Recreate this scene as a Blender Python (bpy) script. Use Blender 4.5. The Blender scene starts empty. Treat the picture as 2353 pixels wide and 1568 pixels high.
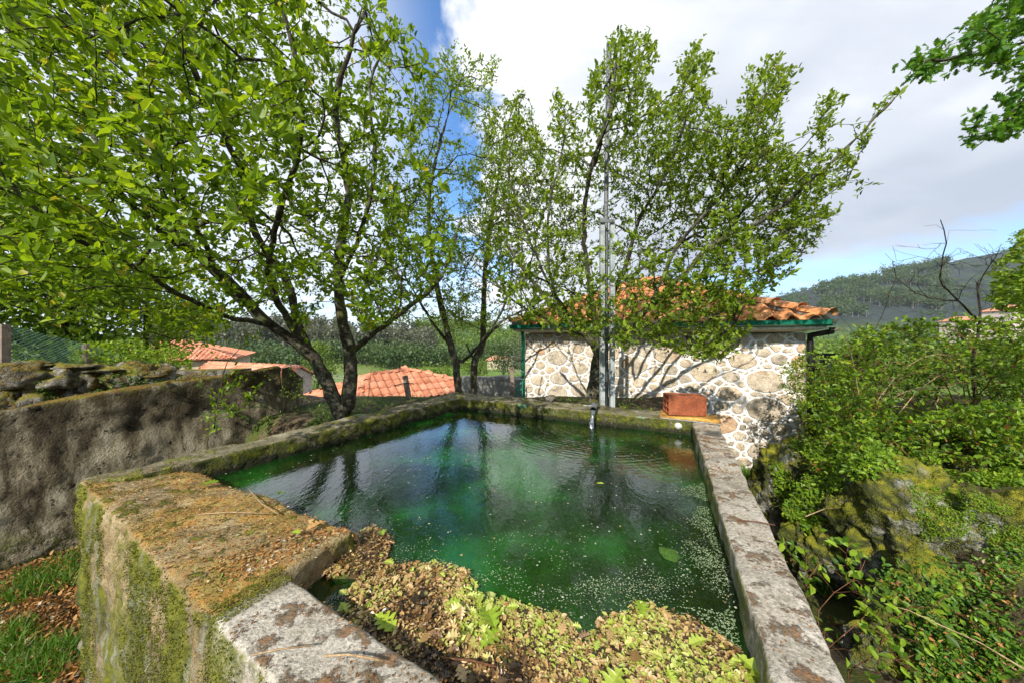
import bpy, bmesh, math, random
import numpy as np
from mathutils import Vector, Matrix, kdtree, noise as mn
random.seed(11); rng = np.random.default_rng(11)
scn = bpy.context.scene; COL = scn.collection
R = math.radians
# ------------------------------------------------------------------ camera, world, sun, exposure
F, CX, HY, CZ = 720.0, 1176.0, 770.0, 2.0          # focal length and horizon in the 2352 px wide picture; eye height
cam = bpy.data.cameras.new('camera'); cam.sensor_width = 36; cam.lens = 36*F/2352
cam.shift_y = -(784-HY)/2352; cam.clip_start = .05; cam.clip_end = 6000
camo = bpy.data.objects.new('camera', cam); COL.objects.link(camo)
camo.location = (0, 0, CZ); camo.rotation_euler = (R(90), 0, 0); scn.camera = camo
SUN_AZ, SUN_EL = R(-156), R(36)
S = Vector((math.sin(SUN_AZ)*math.cos(SUN_EL), math.cos(SUN_AZ)*math.cos(SUN_EL), math.sin(SUN_EL)))
sl = bpy.data.lights.new('sun', 'SUN'); sl.energy = 4.2; sl.angle = R(.5); sl.color = (1, .93, .82)
so = bpy.data.objects.new('sun', sl); COL.objects.link(so)
so.rotation_euler = (-S).to_track_quat('-Z', 'Y').to_euler()
scn.view_settings.view_transform = 'Standard'; scn.view_settings.look = 'None'
scn.view_settings.exposure = 0.74; scn.view_settings.gamma = 1; scn.view_settings.use_curve_mapping = False
scn.cycles.max_bounces = 8; scn.cycles.transparent_max_bounces = 12; scn.cycles.transmission_bounces = 6
scn.cycles.caustics_reflective = False; scn.cycles.caustics_refractive = False

class NT:
    """small helper over a node tree"""
    def __init__(s, nt): s.nt = nt; s.n = nt.nodes; s.l = nt.links
    def add(s, t, **k):
        n = s.n.new(t)
        for a, b in k.items():
            if a.startswith('i_'):
                key = a[2:]
                key = int(key) if key.isdigit() else key.replace('_', ' ')
                s.put(b, n.inputs[key])
            else: setattr(n, a, b)
        return n
    def put(s, v, sock):
        if isinstance(v, bpy.types.NodeSocket): s.l.new(v, sock)
        elif isinstance(v, bpy.types.Node): s.l.new(v.outputs[0], sock)
        else: sock.default_value = v if not (isinstance(v, tuple) and len(v) == 3 and sock.type == 'RGBA') else v+(1,)
    def math(s, op, a, b=0.0, c=None, clamp=False):
        n = s.add('ShaderNodeMath', operation=op, use_clamp=clamp); s.put(a, n.inputs[0]); s.put(b, n.inputs[1])
        if c is not None: s.put(c, n.inputs[2])
        return n.outputs[0]
    def step(s, v, lo, hi, a=0., b=1.):
        n = s.add('ShaderNodeMapRange', interpolation_type='SMOOTHSTEP'); s.put(v, n.inputs[0])
        for k, x in zip((1, 2, 3, 4), (lo, hi, a, b)): n.inputs[k].default_value = x
        return n.outputs[0]
    def mix(s, f, a, b, blend='MIX'):
        n = s.add('ShaderNodeMix', data_type='RGBA', blend_type=blend); s.put(f, n.inputs[0]); s.put(a, n.inputs[6]); s.put(b, n.inputs[7]); return n.outputs[2]
    def ramp(s, v, stops):
        n = s.add('ShaderNodeValToRGB'); s.put(v, n.inputs[0]); e = n.color_ramp.elements
        while len(e) < len(stops): e.new(.5)
        for q, (p, c) in zip(e, stops): q.position = p; q.color = c+(1,) if len(c) == 3 else c
        return n.outputs[0]
    def noise(s, vec, scale, detail=4, rough=.6, stretch=None, dist=0.):
        if stretch:
            m = s.add('ShaderNodeMapping'); s.put(vec, m.inputs[0]); m.inputs['Scale'].default_value = stretch; vec = m.outputs[0]
        n = s.add('ShaderNodeTexNoise'); s.put(vec, n.inputs['Vector'])
        n.inputs['Scale'].default_value = scale; n.inputs['Detail'].default_value = detail
        n.inputs['Roughness'].default_value = rough; n.inputs['Distortion'].default_value = dist
        return n.outputs[0]

w = bpy.data.worlds.new('World'); scn.world = w; w.use_nodes = True
T = NT(w.node_tree); T.n.clear()
sky = T.add('ShaderNodeTexSky', sky_type='NISHITA', sun_disc=False, sun_elevation=SUN_EL, sun_rotation=SUN_AZ)
sky.altitude = 300; sky.air_density = 1.0; sky.dust_density = .3; sky.ozone_density = 3.0
tc = T.add('ShaderNodeTexCoord').outputs['Generated']
sep = T.add('ShaderNodeSeparateXYZ'); T.l.new(tc, sep.inputs[0]); sx, sy, sz = sep.outputs
zz = T.math('MAXIMUM', T.math('ADD', sz, .22), .05)
pl = T.add('ShaderNodeCombineXYZ'); T.put(T.math('DIVIDE', sx, zz), pl.inputs[0]); T.put(T.math('DIVIDE', sy, zz), pl.inputs[1])
n1 = T.noise(pl.outputs[0], 2.4, 8, .6, dist=.5)
n2 = T.noise(pl.outputs[0], .55, 4, .5, stretch=(1.4, .7, 1))
n3 = T.noise(pl.outputs[0], 2.6, 6, .6, stretch=(.5, 1.2, 1))
cover = T.math('ADD', T.math('MULTIPLY', T.math('SUBTRACT', n1, .5), 2.0), T.math('MULTIPLY', T.math('ADD', sx, .09), 3.0))
m1 = T.step(cover, -.16, .14)
# low blue opening over the mountain and thin cloud to the west
gx = T.math('SUBTRACT', T.math('DIVIDE', sz, T.math('MAXIMUM', sy, .05)), T.math('ADD', T.math('MULTIPLY', T.math('DIVIDE', sx, T.math('MAXIMUM', sy, .05)), .16), .045))
low = T.step(T.math('ABSOLUTE', T.math('ADD', gx, T.math('MULTIPLY', T.math('SUBTRACT', n3, .5), .25))), .0, .10, 1., 0.)
low = T.math('MULTIPLY', low, T.step(sx, .35, .6))
m1 = T.math('MULTIPLY', m1, T.math('SUBTRACT', 1., T.math('MULTIPLY', low, .6)))
veil = T.math('MULTIPLY', T.step(sx, -.14, -.42), T.step(n2, .3, .6, .45, .85))
hor = T.step(sz, .35, .02, 0., .75)
m2 = T.math('MAXIMUM', T.math('MAXIMUM', m1, veil), T.math('MULTIPLY', hor, T.math('SUBTRACT', 1., T.math('MULTIPLY', low, .6))))
grey = T.math('MULTIPLY', T.step(n2, .22, .56), T.step(sx, .05, .45, .15, 1.))
ccol = T.mix(grey, (1.0, 1.0, 1.0), (.42, .47, .56))
ccol = T.mix(T.step(n3, .42, .60, 0., .6), ccol, (.52, .57, .66))
bg1 = T.add('ShaderNodeBackground', i_0=T.mix(1.0, sky.outputs[0], (.62, .95, 1.2), 'MULTIPLY')); bg1.inputs[1].default_value = .15
bg2 = T.add('ShaderNodeBackground', i_0=ccol); bg2.inputs[1].default_value = .84
ms = T.add('ShaderNodeMixShader', i_0=m2, i_1=bg1.outputs[0], i_2=bg2.outputs[0])
T.l.new(ms.outputs[0], T.add('ShaderNodeOutputWorld').inputs[0])

# ------------------------------------------------------------------ helpers
def P(px, py, Y): return Vector(((px-CX)/F*Y, Y, CZ-(py-HY)/F*Y))
def G(px, py, z):
    Y = F*(CZ-z)/(py-HY); return Vector(((px-CX)/F*Y, Y, z))
def tag(o, label=None, cat=None, group=None, kind=None):
    for k, v in (('label', label), ('category', cat), ('group', group), ('kind', kind)):
        if v: o[k] = v
    return o
def link(name, me, parent=None, mat=None):
    o = bpy.data.objects.new(name, me); COL.objects.link(o)
    if mat and not me.materials: me.materials.append(mat)
    if parent is not None: adopt(o, parent)
    return o
def adopt(o, parent):
    o.parent = parent; o.matrix_parent_inverse = ROOTINV.get(parent.name, Matrix())
ROOTINV = {}
def empty(name, loc, label, cat, group=None):
    o = bpy.data.objects.new(name, None); COL.objects.link(o); o.location = loc; o.empty_display_size = .2
    ROOTINV[o.name] = Matrix.Translation(loc).inverted(); return tag(o, label, cat, group)
def mesh(name, v, tris, smooth=False, rnd=None):
    """v (N,3); tris: int array (M,3) or (M,4) or a list of such arrays"""
    me = bpy.data.meshes.new(name); v = np.asarray(v, np.float32)
    fs = [np.asarray(f, np.int32) for f in (tris if isinstance(tris, list) else [tris]) if len(f)]
    me.vertices.add(len(v)); me.vertices.foreach_set('co', v.ravel())
    nl = sum(f.size for f in fs); npoly = sum(len(f) for f in fs)
    me.loops.add(nl); me.loops.foreach_set('vertex_index', np.concatenate([f.ravel() for f in fs]))
    me.polygons.add(npoly)
    tot = np.concatenate([np.full(len(f), f.shape[1], np.int32) for f in fs])
    st = np.concatenate([[0], np.cumsum(tot)[:-1]]).astype(np.int32)
    me.polygons.foreach_set('loop_start', st)
    try: me.polygons.foreach_set('loop_total', tot)
    except Exception: pass
    me.polygons.foreach_set('use_smooth', np.full(npoly, smooth))
    if rnd is not None:
        a = me.attributes.new('rnd', 'FLOAT', 'POINT'); a.data.foreach_set('value', np.asarray(rnd, np.float32))
    me.update(calc_edges=True); me.validate(); return me
def fb(p, f, o=4):                                   # fractal noise about 0
    return mn.fractal(Vector(p)*f, .8, 2.1, o, noise_basis='PERLIN_ORIGINAL')
class MB:
    """collects boxes and tubes into one mesh"""
    def __init__(s): s.v = []; s.f = []
    def quad(s, a, b, c, d): i = len(s.v); s.v += [Vector(a), Vector(b), Vector(c), Vector(d)]; s.f.append((i, i+1, i+2, i+3))
    def prism(s, poly, z0, z1):
        n = len(poly); i = len(s.v)
        z1s = z1 if isinstance(z1, (list, tuple)) else [z1]*n
        s.v += [Vector((p[0], p[1], z0)) for p in poly]+[Vector((p[0], p[1], z)) for p, z in zip(poly, z1s)]
        for k in range(n): s.f.append((i+k, i+(k+1) % n, i+n+(k+1) % n, i+n+k))
        s.f.append(tuple(i+n+k for k in range(n))); s.f.append(tuple(i+n-1-k for k in range(n)))
    def bar(s, a, b, w, h, up=(0, 0, 1)):
        a, b = Vector(a), Vector(b); d = (b-a).normalized(); u = Vector(up)
        if abs(d.dot(u)) > .95: u = Vector((0, 1, 0))
        x = d.cross(u).normalized(); y = x.cross(d).normalized(); i = len(s.v)
        for q in (a, b):
            for sx_, sy_ in ((-1, -1), (1, -1), (1, 1), (-1, 1)): s.v.append(q+x*sx_*w/2+y*sy_*h/2)
        for k in range(4): s.f.append((i+k, i+(k+1) % 4, i+4+(k+1) % 4, i+4+k))
        s.f += [(i+3, i+2, i+1, i), (i+4, i+5, i+6, i+7)]
    def tube(s, pts, rad, n=8, cap=True):
        pts = [Vector(p) for p in pts]; rad = rad if isinstance(rad, (list, tuple)) else [rad]*len(pts); base = len(s.v); px_ = None
        for k, p in enumerate(pts):
            d = (pts[min(k+1, len(pts)-1)]-pts[max(k-1, 0)]).normalized()
            if px_ is None: px_ = d.cross(Vector((.3, .2, 1)) if abs(d.z) < .9 else Vector((1, 0, 0))).normalized()
            px_ = (px_-d*px_.dot(d)).normalized(); py_ = d.cross(px_)
            for q in range(n):
                a = 2*math.pi*q/n; s.v.append(p+(px_*math.cos(a)+py_*math.sin(a))*rad[k])
        for k in range(len(pts)-1):
            for q in range(n):
                a = base+k*n; s.f.append((a+q, a+(q+1) % n, a+n+(q+1) % n, a+n+q))
        if cap: s.f.append(tuple(base+n-1-q for q in range(n))); e = base+(len(pts)-1)*n; s.f.append(tuple(e+q for q in range(n)))
    def build(s, name, mat, parent=None, smooth=False):
        me = bpy.data.meshes.new(name); me.from_pydata([tuple(v) for v in s.v], [], s.f); me.update()
        if smooth: me.polygons.foreach_set('use_smooth', [True]*len(me.polygons))
        return link(name, me, parent, mat)

# ------------------------------------------------------------------ materials
def surf(name, base, scale=6, detail=6, rough=.9, bump=.4, bscale=40, bdist=.01, layers=(), coord='Object', stretch=None, contrast=None, spec=.3, rnd_amt=0., coat=0.):
    """base: ramp stops over noise; layers: dicts color, scale, lo, hi, stretch, up (normal z range), z (height range), amt"""
    m = bpy.data.materials.new(name); m.use_nodes = True; t = NT(m.node_tree); t.n.clear()
    tc = t.add('ShaderNodeTexCoord').outputs[coord]; geo = t.add('ShaderNodeNewGeometry')
    if coord == 'Object': tc = geo.outputs['Position']
    f = t.noise(tc, scale, detail, .62, stretch)
    col = t.ramp(f, base)
    fine = t.noise(tc, bscale, 5, .65)
    col = t.mix(.55, col, t.ramp(fine, [(.34, (.30, .30, .30)), (.64, (1.4, 1.4, 1.4))]), 'MULTIPLY')
    hgt = fine
    nz_ = t.add('ShaderNodeSeparateXYZ'); t.l.new(geo.outputs['Normal'], nz_.inputs[0])
    pz_ = t.add('ShaderNodeSeparateXYZ'); t.l.new(geo.outputs['Position'], pz_.inputs[0])
    for k, L in enumerate(layers):
        off = t.add('ShaderNodeVectorMath', operation='ADD'); t.put(tc, off.inputs[0]); off.inputs[1].default_value = (3.7*k+1, 1.3*k, 5.1*k)
        v = t.noise(off.outputs[0], L.get('scale', 3), L.get('detail', 6), L.get('r', .65), L.get('stretch'))
        v = t.step(v, L['lo'], L['hi'], 0, L.get('amt', 1.))
        if 'up' in L: v = t.math('MULTIPLY', v, t.step(nz_.outputs[2], *L['up']))
        if 'z' in L: v = t.math('MULTIPLY', v, t.step(t.math('ADD', pz_.outputs[2], t.math('MULTIPLY', t.math('SUBTRACT', fine, .5), .15)), *L['z']))
        c2 = L['color']
        if 'color2' in L: c2 = t.mix(t.step(t.noise(tc, L.get('cscale', 25), 4), .35, .65), L['color'], L['color2'])
        col = t.mix(v, col, c2)
        if L.get('raise'): hgt = t.math('ADD', hgt, t.math('MULTIPLY', v, L['raise']))
    if rnd_amt:
        oi = t.add('ShaderNodeObjectInfo'); col = t.mix(1.0, col, t.ramp(oi.outputs['Random'], rnd_amt), 'MULTIPLY')
    b = t.add('ShaderNodeBump', i_Strength=bump, i_Distance=bdist); t.put(hgt, b.inputs['Height'])
    p = t.add('ShaderNodeBsdfPrincipled', i_Base_Color=col, i_Roughness=rough); p.inputs['Specular IOR Level'].default_value = spec
    p.inputs['Coat Weight'].default_value = coat
    t.l.new(b.outputs[0], p.inputs['Normal']); t.l.new(p.outputs[0], t.add('ShaderNodeOutputMaterial').inputs[0]); return m
def leafmat(name, stops, trans=.45, rough=.45, tcol=(1.35, 1.25, .55), spec=.35):
    m = bpy.data.materials.new(name); m.use_nodes = True; t = NT(m.node_tree); t.n.clear()
    a = t.add('ShaderNodeAttribute', attribute_name='rnd'); col = t.ramp(a.outputs['Fac'], stops)
    g = t.add('ShaderNodeNewGeometry'); vn = t.noise(g.outputs['Position'], 90, 3)
    col = t.mix(.5, col, t.ramp(vn, [(.3, (.65, .65, .65)), (.7, (1.25, 1.25, 1.25))]), 'MULTIPLY')
    p = t.add('ShaderNodeBsdfPrincipled', i_Base_Color=col, i_Roughness=rough); p.inputs['Specular IOR Level'].default_value = spec
    tr = t.add('ShaderNodeBsdfTranslucent', i_0=t.mix(1., col, tcol, 'MULTIPLY'))
    x = t.add('ShaderNodeMixShader', i_0=trans, i_1=p.outputs[0], i_2=tr.outputs[0])
    t.l.new(x.outputs[0], t.add('ShaderNodeOutputMaterial').inputs[0]); return m
def plain(name, c, rough=.5, metal=0., bump=.15, bscale=60, var=.25):
    return surf(name, [(.3, tuple(x*(1-var) for x in c)), (.7, tuple(min(1, x*(1+var)) for x in c))], 8, 4, rough, bump, bscale, .004)
MOSS, MOSS2, MOSSD = (.17, .175, .012), (.085, .10, .008), (.035, .042, .008)
RUST, LICH = (.24, .10, .022), (.34, .36, .30)
M = {}
M['tank'] = surf('weathered mossy concrete', [(.3, (.19, .165, .125)), (.5, (.32, .29, .235)), (.72, (.47, .44, .38))], 5, 8, .95, .9, 55, .012, layers=[
    dict(color=RUST, color2=(.13, .085, .03), scale=9, lo=.5, hi=.62, up=(.6, .95), amt=.75, **{'raise': .8}),
    dict(color=MOSS, color2=MOSS2, scale=5, lo=.42, hi=.56, up=(.75, .3), amt=.95, stretch=(1, 1, .35), **{'raise': 1.5}),
    dict(color=MOSSD, scale=4, lo=.36, hi=.6, up=(.75, .3), amt=.8, stretch=(1, 1, .5), z=(1.02, .5)),
    dict(color=(.30, .31, .25), scale=7, lo=.56, hi=.64, up=(.75, .3), amt=.8, stretch=(1.4, 1.4, .3), **{'raise': .7})])
M['platform'] = surf('mossy crusted concrete', [(.3, (.16, .11, .045)), (.5, (.30, .22, .11)), (.7, (.42, .34, .20))], 7, 9, .95, 1., 70, .012, layers=[
    dict(color=(.36, .17, .03), color2=(.34, .25, .06), scale=4, lo=.45, hi=.62, up=(.6, .95), amt=.8, **{'raise': .6}),
    dict(color=MOSS, color2=MOSS2, scale=13, lo=.55, hi=.62, up=(.6, .95), amt=.95, **{'raise': 1.5}),
    dict(color=MOSS, color2=MOSS2, scale=5, lo=.40, hi=.54, up=(.75, .3), amt=.95, stretch=(1, 1, .35), **{'raise': 1.5}),
    dict(color=(.05, .05, .02), scale=6, lo=.42, hi=.62, up=(.75, .3), amt=.7, stretch=(1, 1, .4), z=(1.05, .6)),
    dict(color=(.27, .27, .21), scale=6, detail=9, lo=.52, hi=.64, up=(.75, .3), amt=.7, stretch=(1.4, 1.4, .3), **{'raise': .7})])
M['rim'] = surf('pale concrete with rusty moss', [(.34, (.26, .225, .17)), (.5, (.38, .34, .27)), (.64, (.48, .44, .37))], 5, 10, .92, .9, 80, .010, layers=[
    dict(color=(.22, .10, .03), color2=(.10, .07, .03), scale=13, detail=9, lo=.53, hi=.62, up=(.6, .95), amt=.85, stretch=(1, 1, 1), **{'raise': 1.2}),
    dict(color=(.07, .065, .05), scale=3, lo=.58, hi=.75, up=(.6, .95), amt=.5),
    dict(color=MOSS, color2=MOSS2, scale=6, lo=.38, hi=.56, up=(.75, .3), amt=.9, stretch=(1, 1, .35), **{'raise': 1.2})])
M['rim_far'] = surf('dark mossy rim', [(.3, (.10, .085, .05)), (.5, (.20, .175, .11)), (.7, (.33, .30, .21))], 6, 8, .95, .9, 60, .012, layers=[
    dict(color=MOSS2, color2=MOSSD, scale=6, lo=.36, hi=.5, up=(.9, .3), amt=.9, **{'raise': 1.2}),
    dict(color=MOSS, color2=MOSS2, scale=8, lo=.50, hi=.58, amt=.8, **{'raise': 1.2}),
    dict(color=(.17, .36, .22), scale=2.5, lo=.62, hi=.66, amt=.7),
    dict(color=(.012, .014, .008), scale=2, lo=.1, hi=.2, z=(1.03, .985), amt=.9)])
M['bigwall'] = surf('blackened old render', [(.36, (.05, .038, .022)), (.47, (.16, .13, .08)), (.56, (.30, .26, .175)), (.66, (.5, .45, .33))], 8, 12, .97, 1., 60, .025, stretch=(1, 1, .38), layers=[
    dict(color=(.46, .41, .31), color2=(.34, .30, .21), cscale=60, scale=6, detail=9, lo=.50, hi=.62, stretch=(1.3, 1.3, .22), z=(1.25, .8), amt=.75),
    dict(color=(.035, .026, .014), scale=2.5, lo=.35, hi=.55, z=(.85, 1.4), amt=.85),
    dict(color=MOSS2, color2=(.10, .06, .012), scale=8, lo=.42, hi=.58, z=(1.3, 1.5), amt=.9, **{'raise': .8}),
    dict(color=MOSS, color2=RUST, scale=6, lo=.3, hi=.5, up=(.6, .9), amt=1., **{'raise': 1.}),
    dict(color=MOSS2, color2=MOSSD, scale=7, lo=.42, hi=.55, z=(.5, .1), amt=.95, **{'raise': 1.2}),
    dict(color=(.012, .010, .008), scale=14, lo=.60, hi=.64, amt=.9)])
M['mortar'] = surf('white lime mortar', [(.3, (.74, .73, .70)), (.7, (.84, .83, .81))], 5, 4, .9, .35, 50, .006)
M['granite'] = surf('rough granite', [(.34, (.38, .32, .24)), (.5, (.52, .455, .36)), (.66, (.66, .59, .48))], 9, 8, .95, .9, 48, .012, layers=[
    dict(color=(.10, .09, .07), scale=60, lo=.62, hi=.7, amt=.8), dict(color=(.36, .19, .09), scale=3, lo=.6, hi=.72, amt=.6),
    dict(color=(.17, .16, .12), scale=4, lo=.5, hi=.62, z=(.9, .2), amt=.7)],
    rnd_amt=[(0, (.8, .8, .8)), (.3, (1.05, 1., .93)), (.6, (.95, .95, .95)), (.93, (1.1, 1.03, .93)), (1, (.95, .62, .42))])
M['tile'] = surf('orange clay tile', [(.3, (.68, .25, .09)), (.5, (.80, .36, .14)), (.75, (.86, .48, .23))], 4, 5, .75, .25, 60, .004,
    layers=[dict(color=(.32, .13, .06), scale=12, lo=.58, hi=.75, amt=.5)], rnd_amt=[(0, (.82, .78, .75)), (.5, (1, 1, 1)), (1, (1.08, 1.15, 1.2))])
M['tile_old'] = surf('faded clay tile', [(.3, (.50, .17, .085)), (.5, (.62, .25, .14)), (.75, (.72, .38, .26))], 2, 5, .8, .2, 30, .01,
    layers=[dict(color=(.30, .16, .10), scale=3, lo=.55, hi=.75, amt=.5)], rnd_amt=[(0, (.8, .76, .75)), (.5, (1, 1, 1)), (1, (1.05, 1.15, 1.2))])
M['green'] = plain('green lacquered metal', (.02, .22, .14), .3, bump=.05)
M['white'] = plain('cream soffit board', (.62, .60, .50), .7, bump=.1)
M['galv'] = plain('galvanised steel', (.33, .37, .37), .45, bump=.2)
M['galvdark'] = plain('dark steel tube', (.15, .16, .165), .5, bump=.2)
M['black'] = plain('black slats and pipe shade', (.008, .009, .009), .6)
M['bark'] = surf('lichened bark', [(.3, (.022, .018, .012)), (.5, (.055, .046, .032)), (.7, (.12, .11, .085))], 22, 8, .95, 1., 70, .012, layers=[
    dict(color=(.16, .18, .11), scale=9, lo=.52, hi=.62, amt=.75), dict(color=MOSS2, scale=5, lo=.56, hi=.66, amt=.6)])
M['twig'] = surf('dark twig', [(.3, (.022, .016, .010)), (.7, (.075, .06, .04))], 20, 4, .9, .3, 80, .004)
M['drytwig'] = surf('dry stem', [(.3, (.28, .18, .09)), (.7, (.42, .30, .17))], 20, 4, .8, .3, 80, .003)
M['reddry'] = surf('reddish stem', [(.3, (.10, .04, .02)), (.7, (.2, .09, .04))], 20, 4, .8, .3, 80, .003)
M['leaf_apple'] = leafmat('apple leaf', [(0, (.07, .14, .012)), (.35, (.15, .26, .014)), (.7, (.24, .37, .018)), (.97, (.34, .46, .03)), (1, (.42, .40, .05))], .52)
M['leaf_apple2'] = leafmat('spring apple leaf', [(0, (.07, .13, .012)), (.4, (.16, .26, .018)), (.8, (.26, .37, .025)), (1, (.38, .46, .05))], .48)
M['leaf_oak'] = leafmat('oak leaf', [(0, (.04, .13, .012)), (.5, (.09, .23, .016)), (1, (.18, .34, .025))], .4)
M['leaf_bramble'] = leafmat('bramble leaf', [(0, (.025, .06, .010)), (.35, (.10, .20, .014)), (.65, (.20, .33, .02)), (.88, (.30, .44, .03)), (.95, (.24, .36, .03)), (.97, (.34, .20, .05)), (1, (.30, .12, .04))], .45)
M['leaf_bright'] = leafmat('bright shrub leaf', [(0, (.04, .10, .012)), (.45, (.16, .29, .018)), (1, (.38, .50, .04))], .45)
M['leaf_ground'] = leafmat('ground ivy leaf', [(0, (.025, .07, .010)), (.5, (.09, .20, .018)), (1, (.22, .36, .03))], .3)
M['leaf_dark'] = leafmat('far dark foliage', [(0, (.03, .06, .02)), (.5, (.06, .11, .03)), (1, (.12, .17, .05))], .3)
M['leaf_far'] = leafmat('far light foliage', [(0, (.05, .10, .015)), (.5, (.12, .20, .02)), (1, (.22, .32, .04))], .3)
M['leaf_grey'] = leafmat('grey green foliage', [(0, (.06, .075, .045)), (.5, (.11, .125, .08)), (1, (.19, .20, .13))], .3)
M['grass'] = leafmat('grass blade', [(0, (.05, .13, .012)), (.5, (.09, .22, .02)), (.85, (.16, .30, .03)), (1, (.34, .30, .12))], .35)
M['litter'] = leafmat('dead leaf litter', [(0, (.05, .025, .012)), (.3, (.15, .07, .022)), (.6, (.40, .19, .05)), (.82, (.48, .32, .14)), (.92, (.55, .50, .38)), (1, (.16, .24, .03))], .15, .8)
M['matleaf'] = leafmat('wet leaf litter', [(0, (.03, .02, .01)), (.18, (.17, .09, .03)), (.36, (.42, .25, .09)), (.54, (.56, .42, .20)), (.62, (.42, .40, .10)), (.82, (.32, .42, .04)), (1, (.50, .54, .16))], .15, .35, spec=.6)
M['floatleaf'] = leafmat('yellow green fallen leaf', [(0, (.16, .30, .02)), (.5, (.30, .40, .03)), (1, (.42, .46, .10))], .2, .35, spec=.6)
M['speck'] = leafmat('pale floating speck', [(0, (.16, .24, .11)), (.6, (.34, .42, .24)), (.9, (.50, .54, .38)), (1, (.5, .33, .15))], .1, .7)
M['moss'] = leafmat('moss tuft', [(0, (.06, .07, .008)), (.5, (.13, .15, .012)), (1, (.25, .24, .02))], .2, .9)
M['boulder'] = surf('mossy boulder', [(.3, (.11, .105, .085)), (.5, (.27, .265, .225)), (.7, (.48, .48, .42))], 7, 9, .95, 1., 45, .03, layers=[
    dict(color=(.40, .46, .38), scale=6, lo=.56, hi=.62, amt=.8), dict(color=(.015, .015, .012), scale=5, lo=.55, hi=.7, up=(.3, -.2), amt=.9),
    dict(color=MOSS2, color2=MOSSD, scale=4, lo=.40, hi=.52, amt=.95, **{'raise': 1.5}), dict(color=(.27, .25, .018), color2=(.14, .16, .012), cscale=12, scale=3, lo=.34, hi=.50, up=(.1, .75), amt=1., **{'raise': 1.5})])
M['oldstone'] = surf('old wall stone', [(.3, (.05, .045, .035)), (.5, (.17, .155, .125)), (.7, (.38, .36, .31))], 6, 8, .95, 1., 40, .03, layers=[
    dict(color=(.22, .17, .02), color2=MOSS2, scale=2.5, lo=.38, hi=.5, up=(.0, .7), amt=1., **{'raise': 1.5}), dict(color=(.20, .12, .02), color2=MOSSD, scale=3, lo=.5, hi=.58, amt=.9, **{'raise': 1.})])
M['brick'] = surf('hollow clay brick', [(.3, (.24, .065, .028)), (.7, (.42, .13, .055))], 7, 5, .8, .3, 60, .004)
M['board'] = surf('weathered yellow board', [(.3, (.16, .075, .015)), (.5, (.42, .22, .04)), (.7, (.62, .42, .12))], 9, 7, .6, .6, 60, .006, stretch=(1, 1, 3))
M['post'] = plain('aged concrete post', (.24, .19, .15), .95, bump=.5)
M['block'] = surf('grey concrete block', [(.3, (.15, .15, .13)), (.7, (.28, .27, .24))], 5, 6, .95, .6, 50, .01)
M['beige'] = plain('beige house render', (.50, .43, .30), .9); M['pink'] = plain('pale house render', (.60, .50, .43), .9)
M['dark'] = plain('dark window', (.02, .022, .025), .2); M['pvc'] = plain('white plastic pipe', (.55, .56, .50), .5)
M['wire'] = plain('green coated wire', (.16, .30, .24), .4); M['wiregrey'] = plain('grey wire', (.25, .25, .24), .5)
M['soil'] = surf('leafy soil', [(.3, (.035, .025, .015)), (.5, (.09, .065, .035)), (.75, (.19, .14, .08))], 5, 9, .97, 1., 40, .03, layers=[
    dict(color=MOSS2, color2=(.05, .09, .015), scale=1.2, lo=.45, hi=.6, amt=.8), dict(color=(.12, .21, .02), color2=(.08, .15, .02), scale=.05, lo=.2, hi=.4, z=(-5., -6.5), amt=.9),
    dict(color=(.24, .22, .10), color2=(.10, .17, .03), scale=.03, lo=.5, hi=.6, z=(-5., -6.5), amt=.8)])
M['hill'] = surf('scrub covered hillside', [(.3, (.014, .024, .024)), (.5, (.028, .042, .038)), (.7, (.05, .062, .052))], .012, 9, .98, .9, .12, 6., layers=[
    dict(color=(.04, .075, .025), color2=(.03, .055, .025), scale=.010, lo=.52, hi=.62, amt=.8), dict(color=(.075, .06, .05), scale=.02, lo=.55, hi=.7, amt=.6),
    dict(color=(.10, .17, .03), color2=(.06, .12, .02), scale=.02, lo=.3, hi=.5, z=(25., 0.), amt=.9)])

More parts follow.
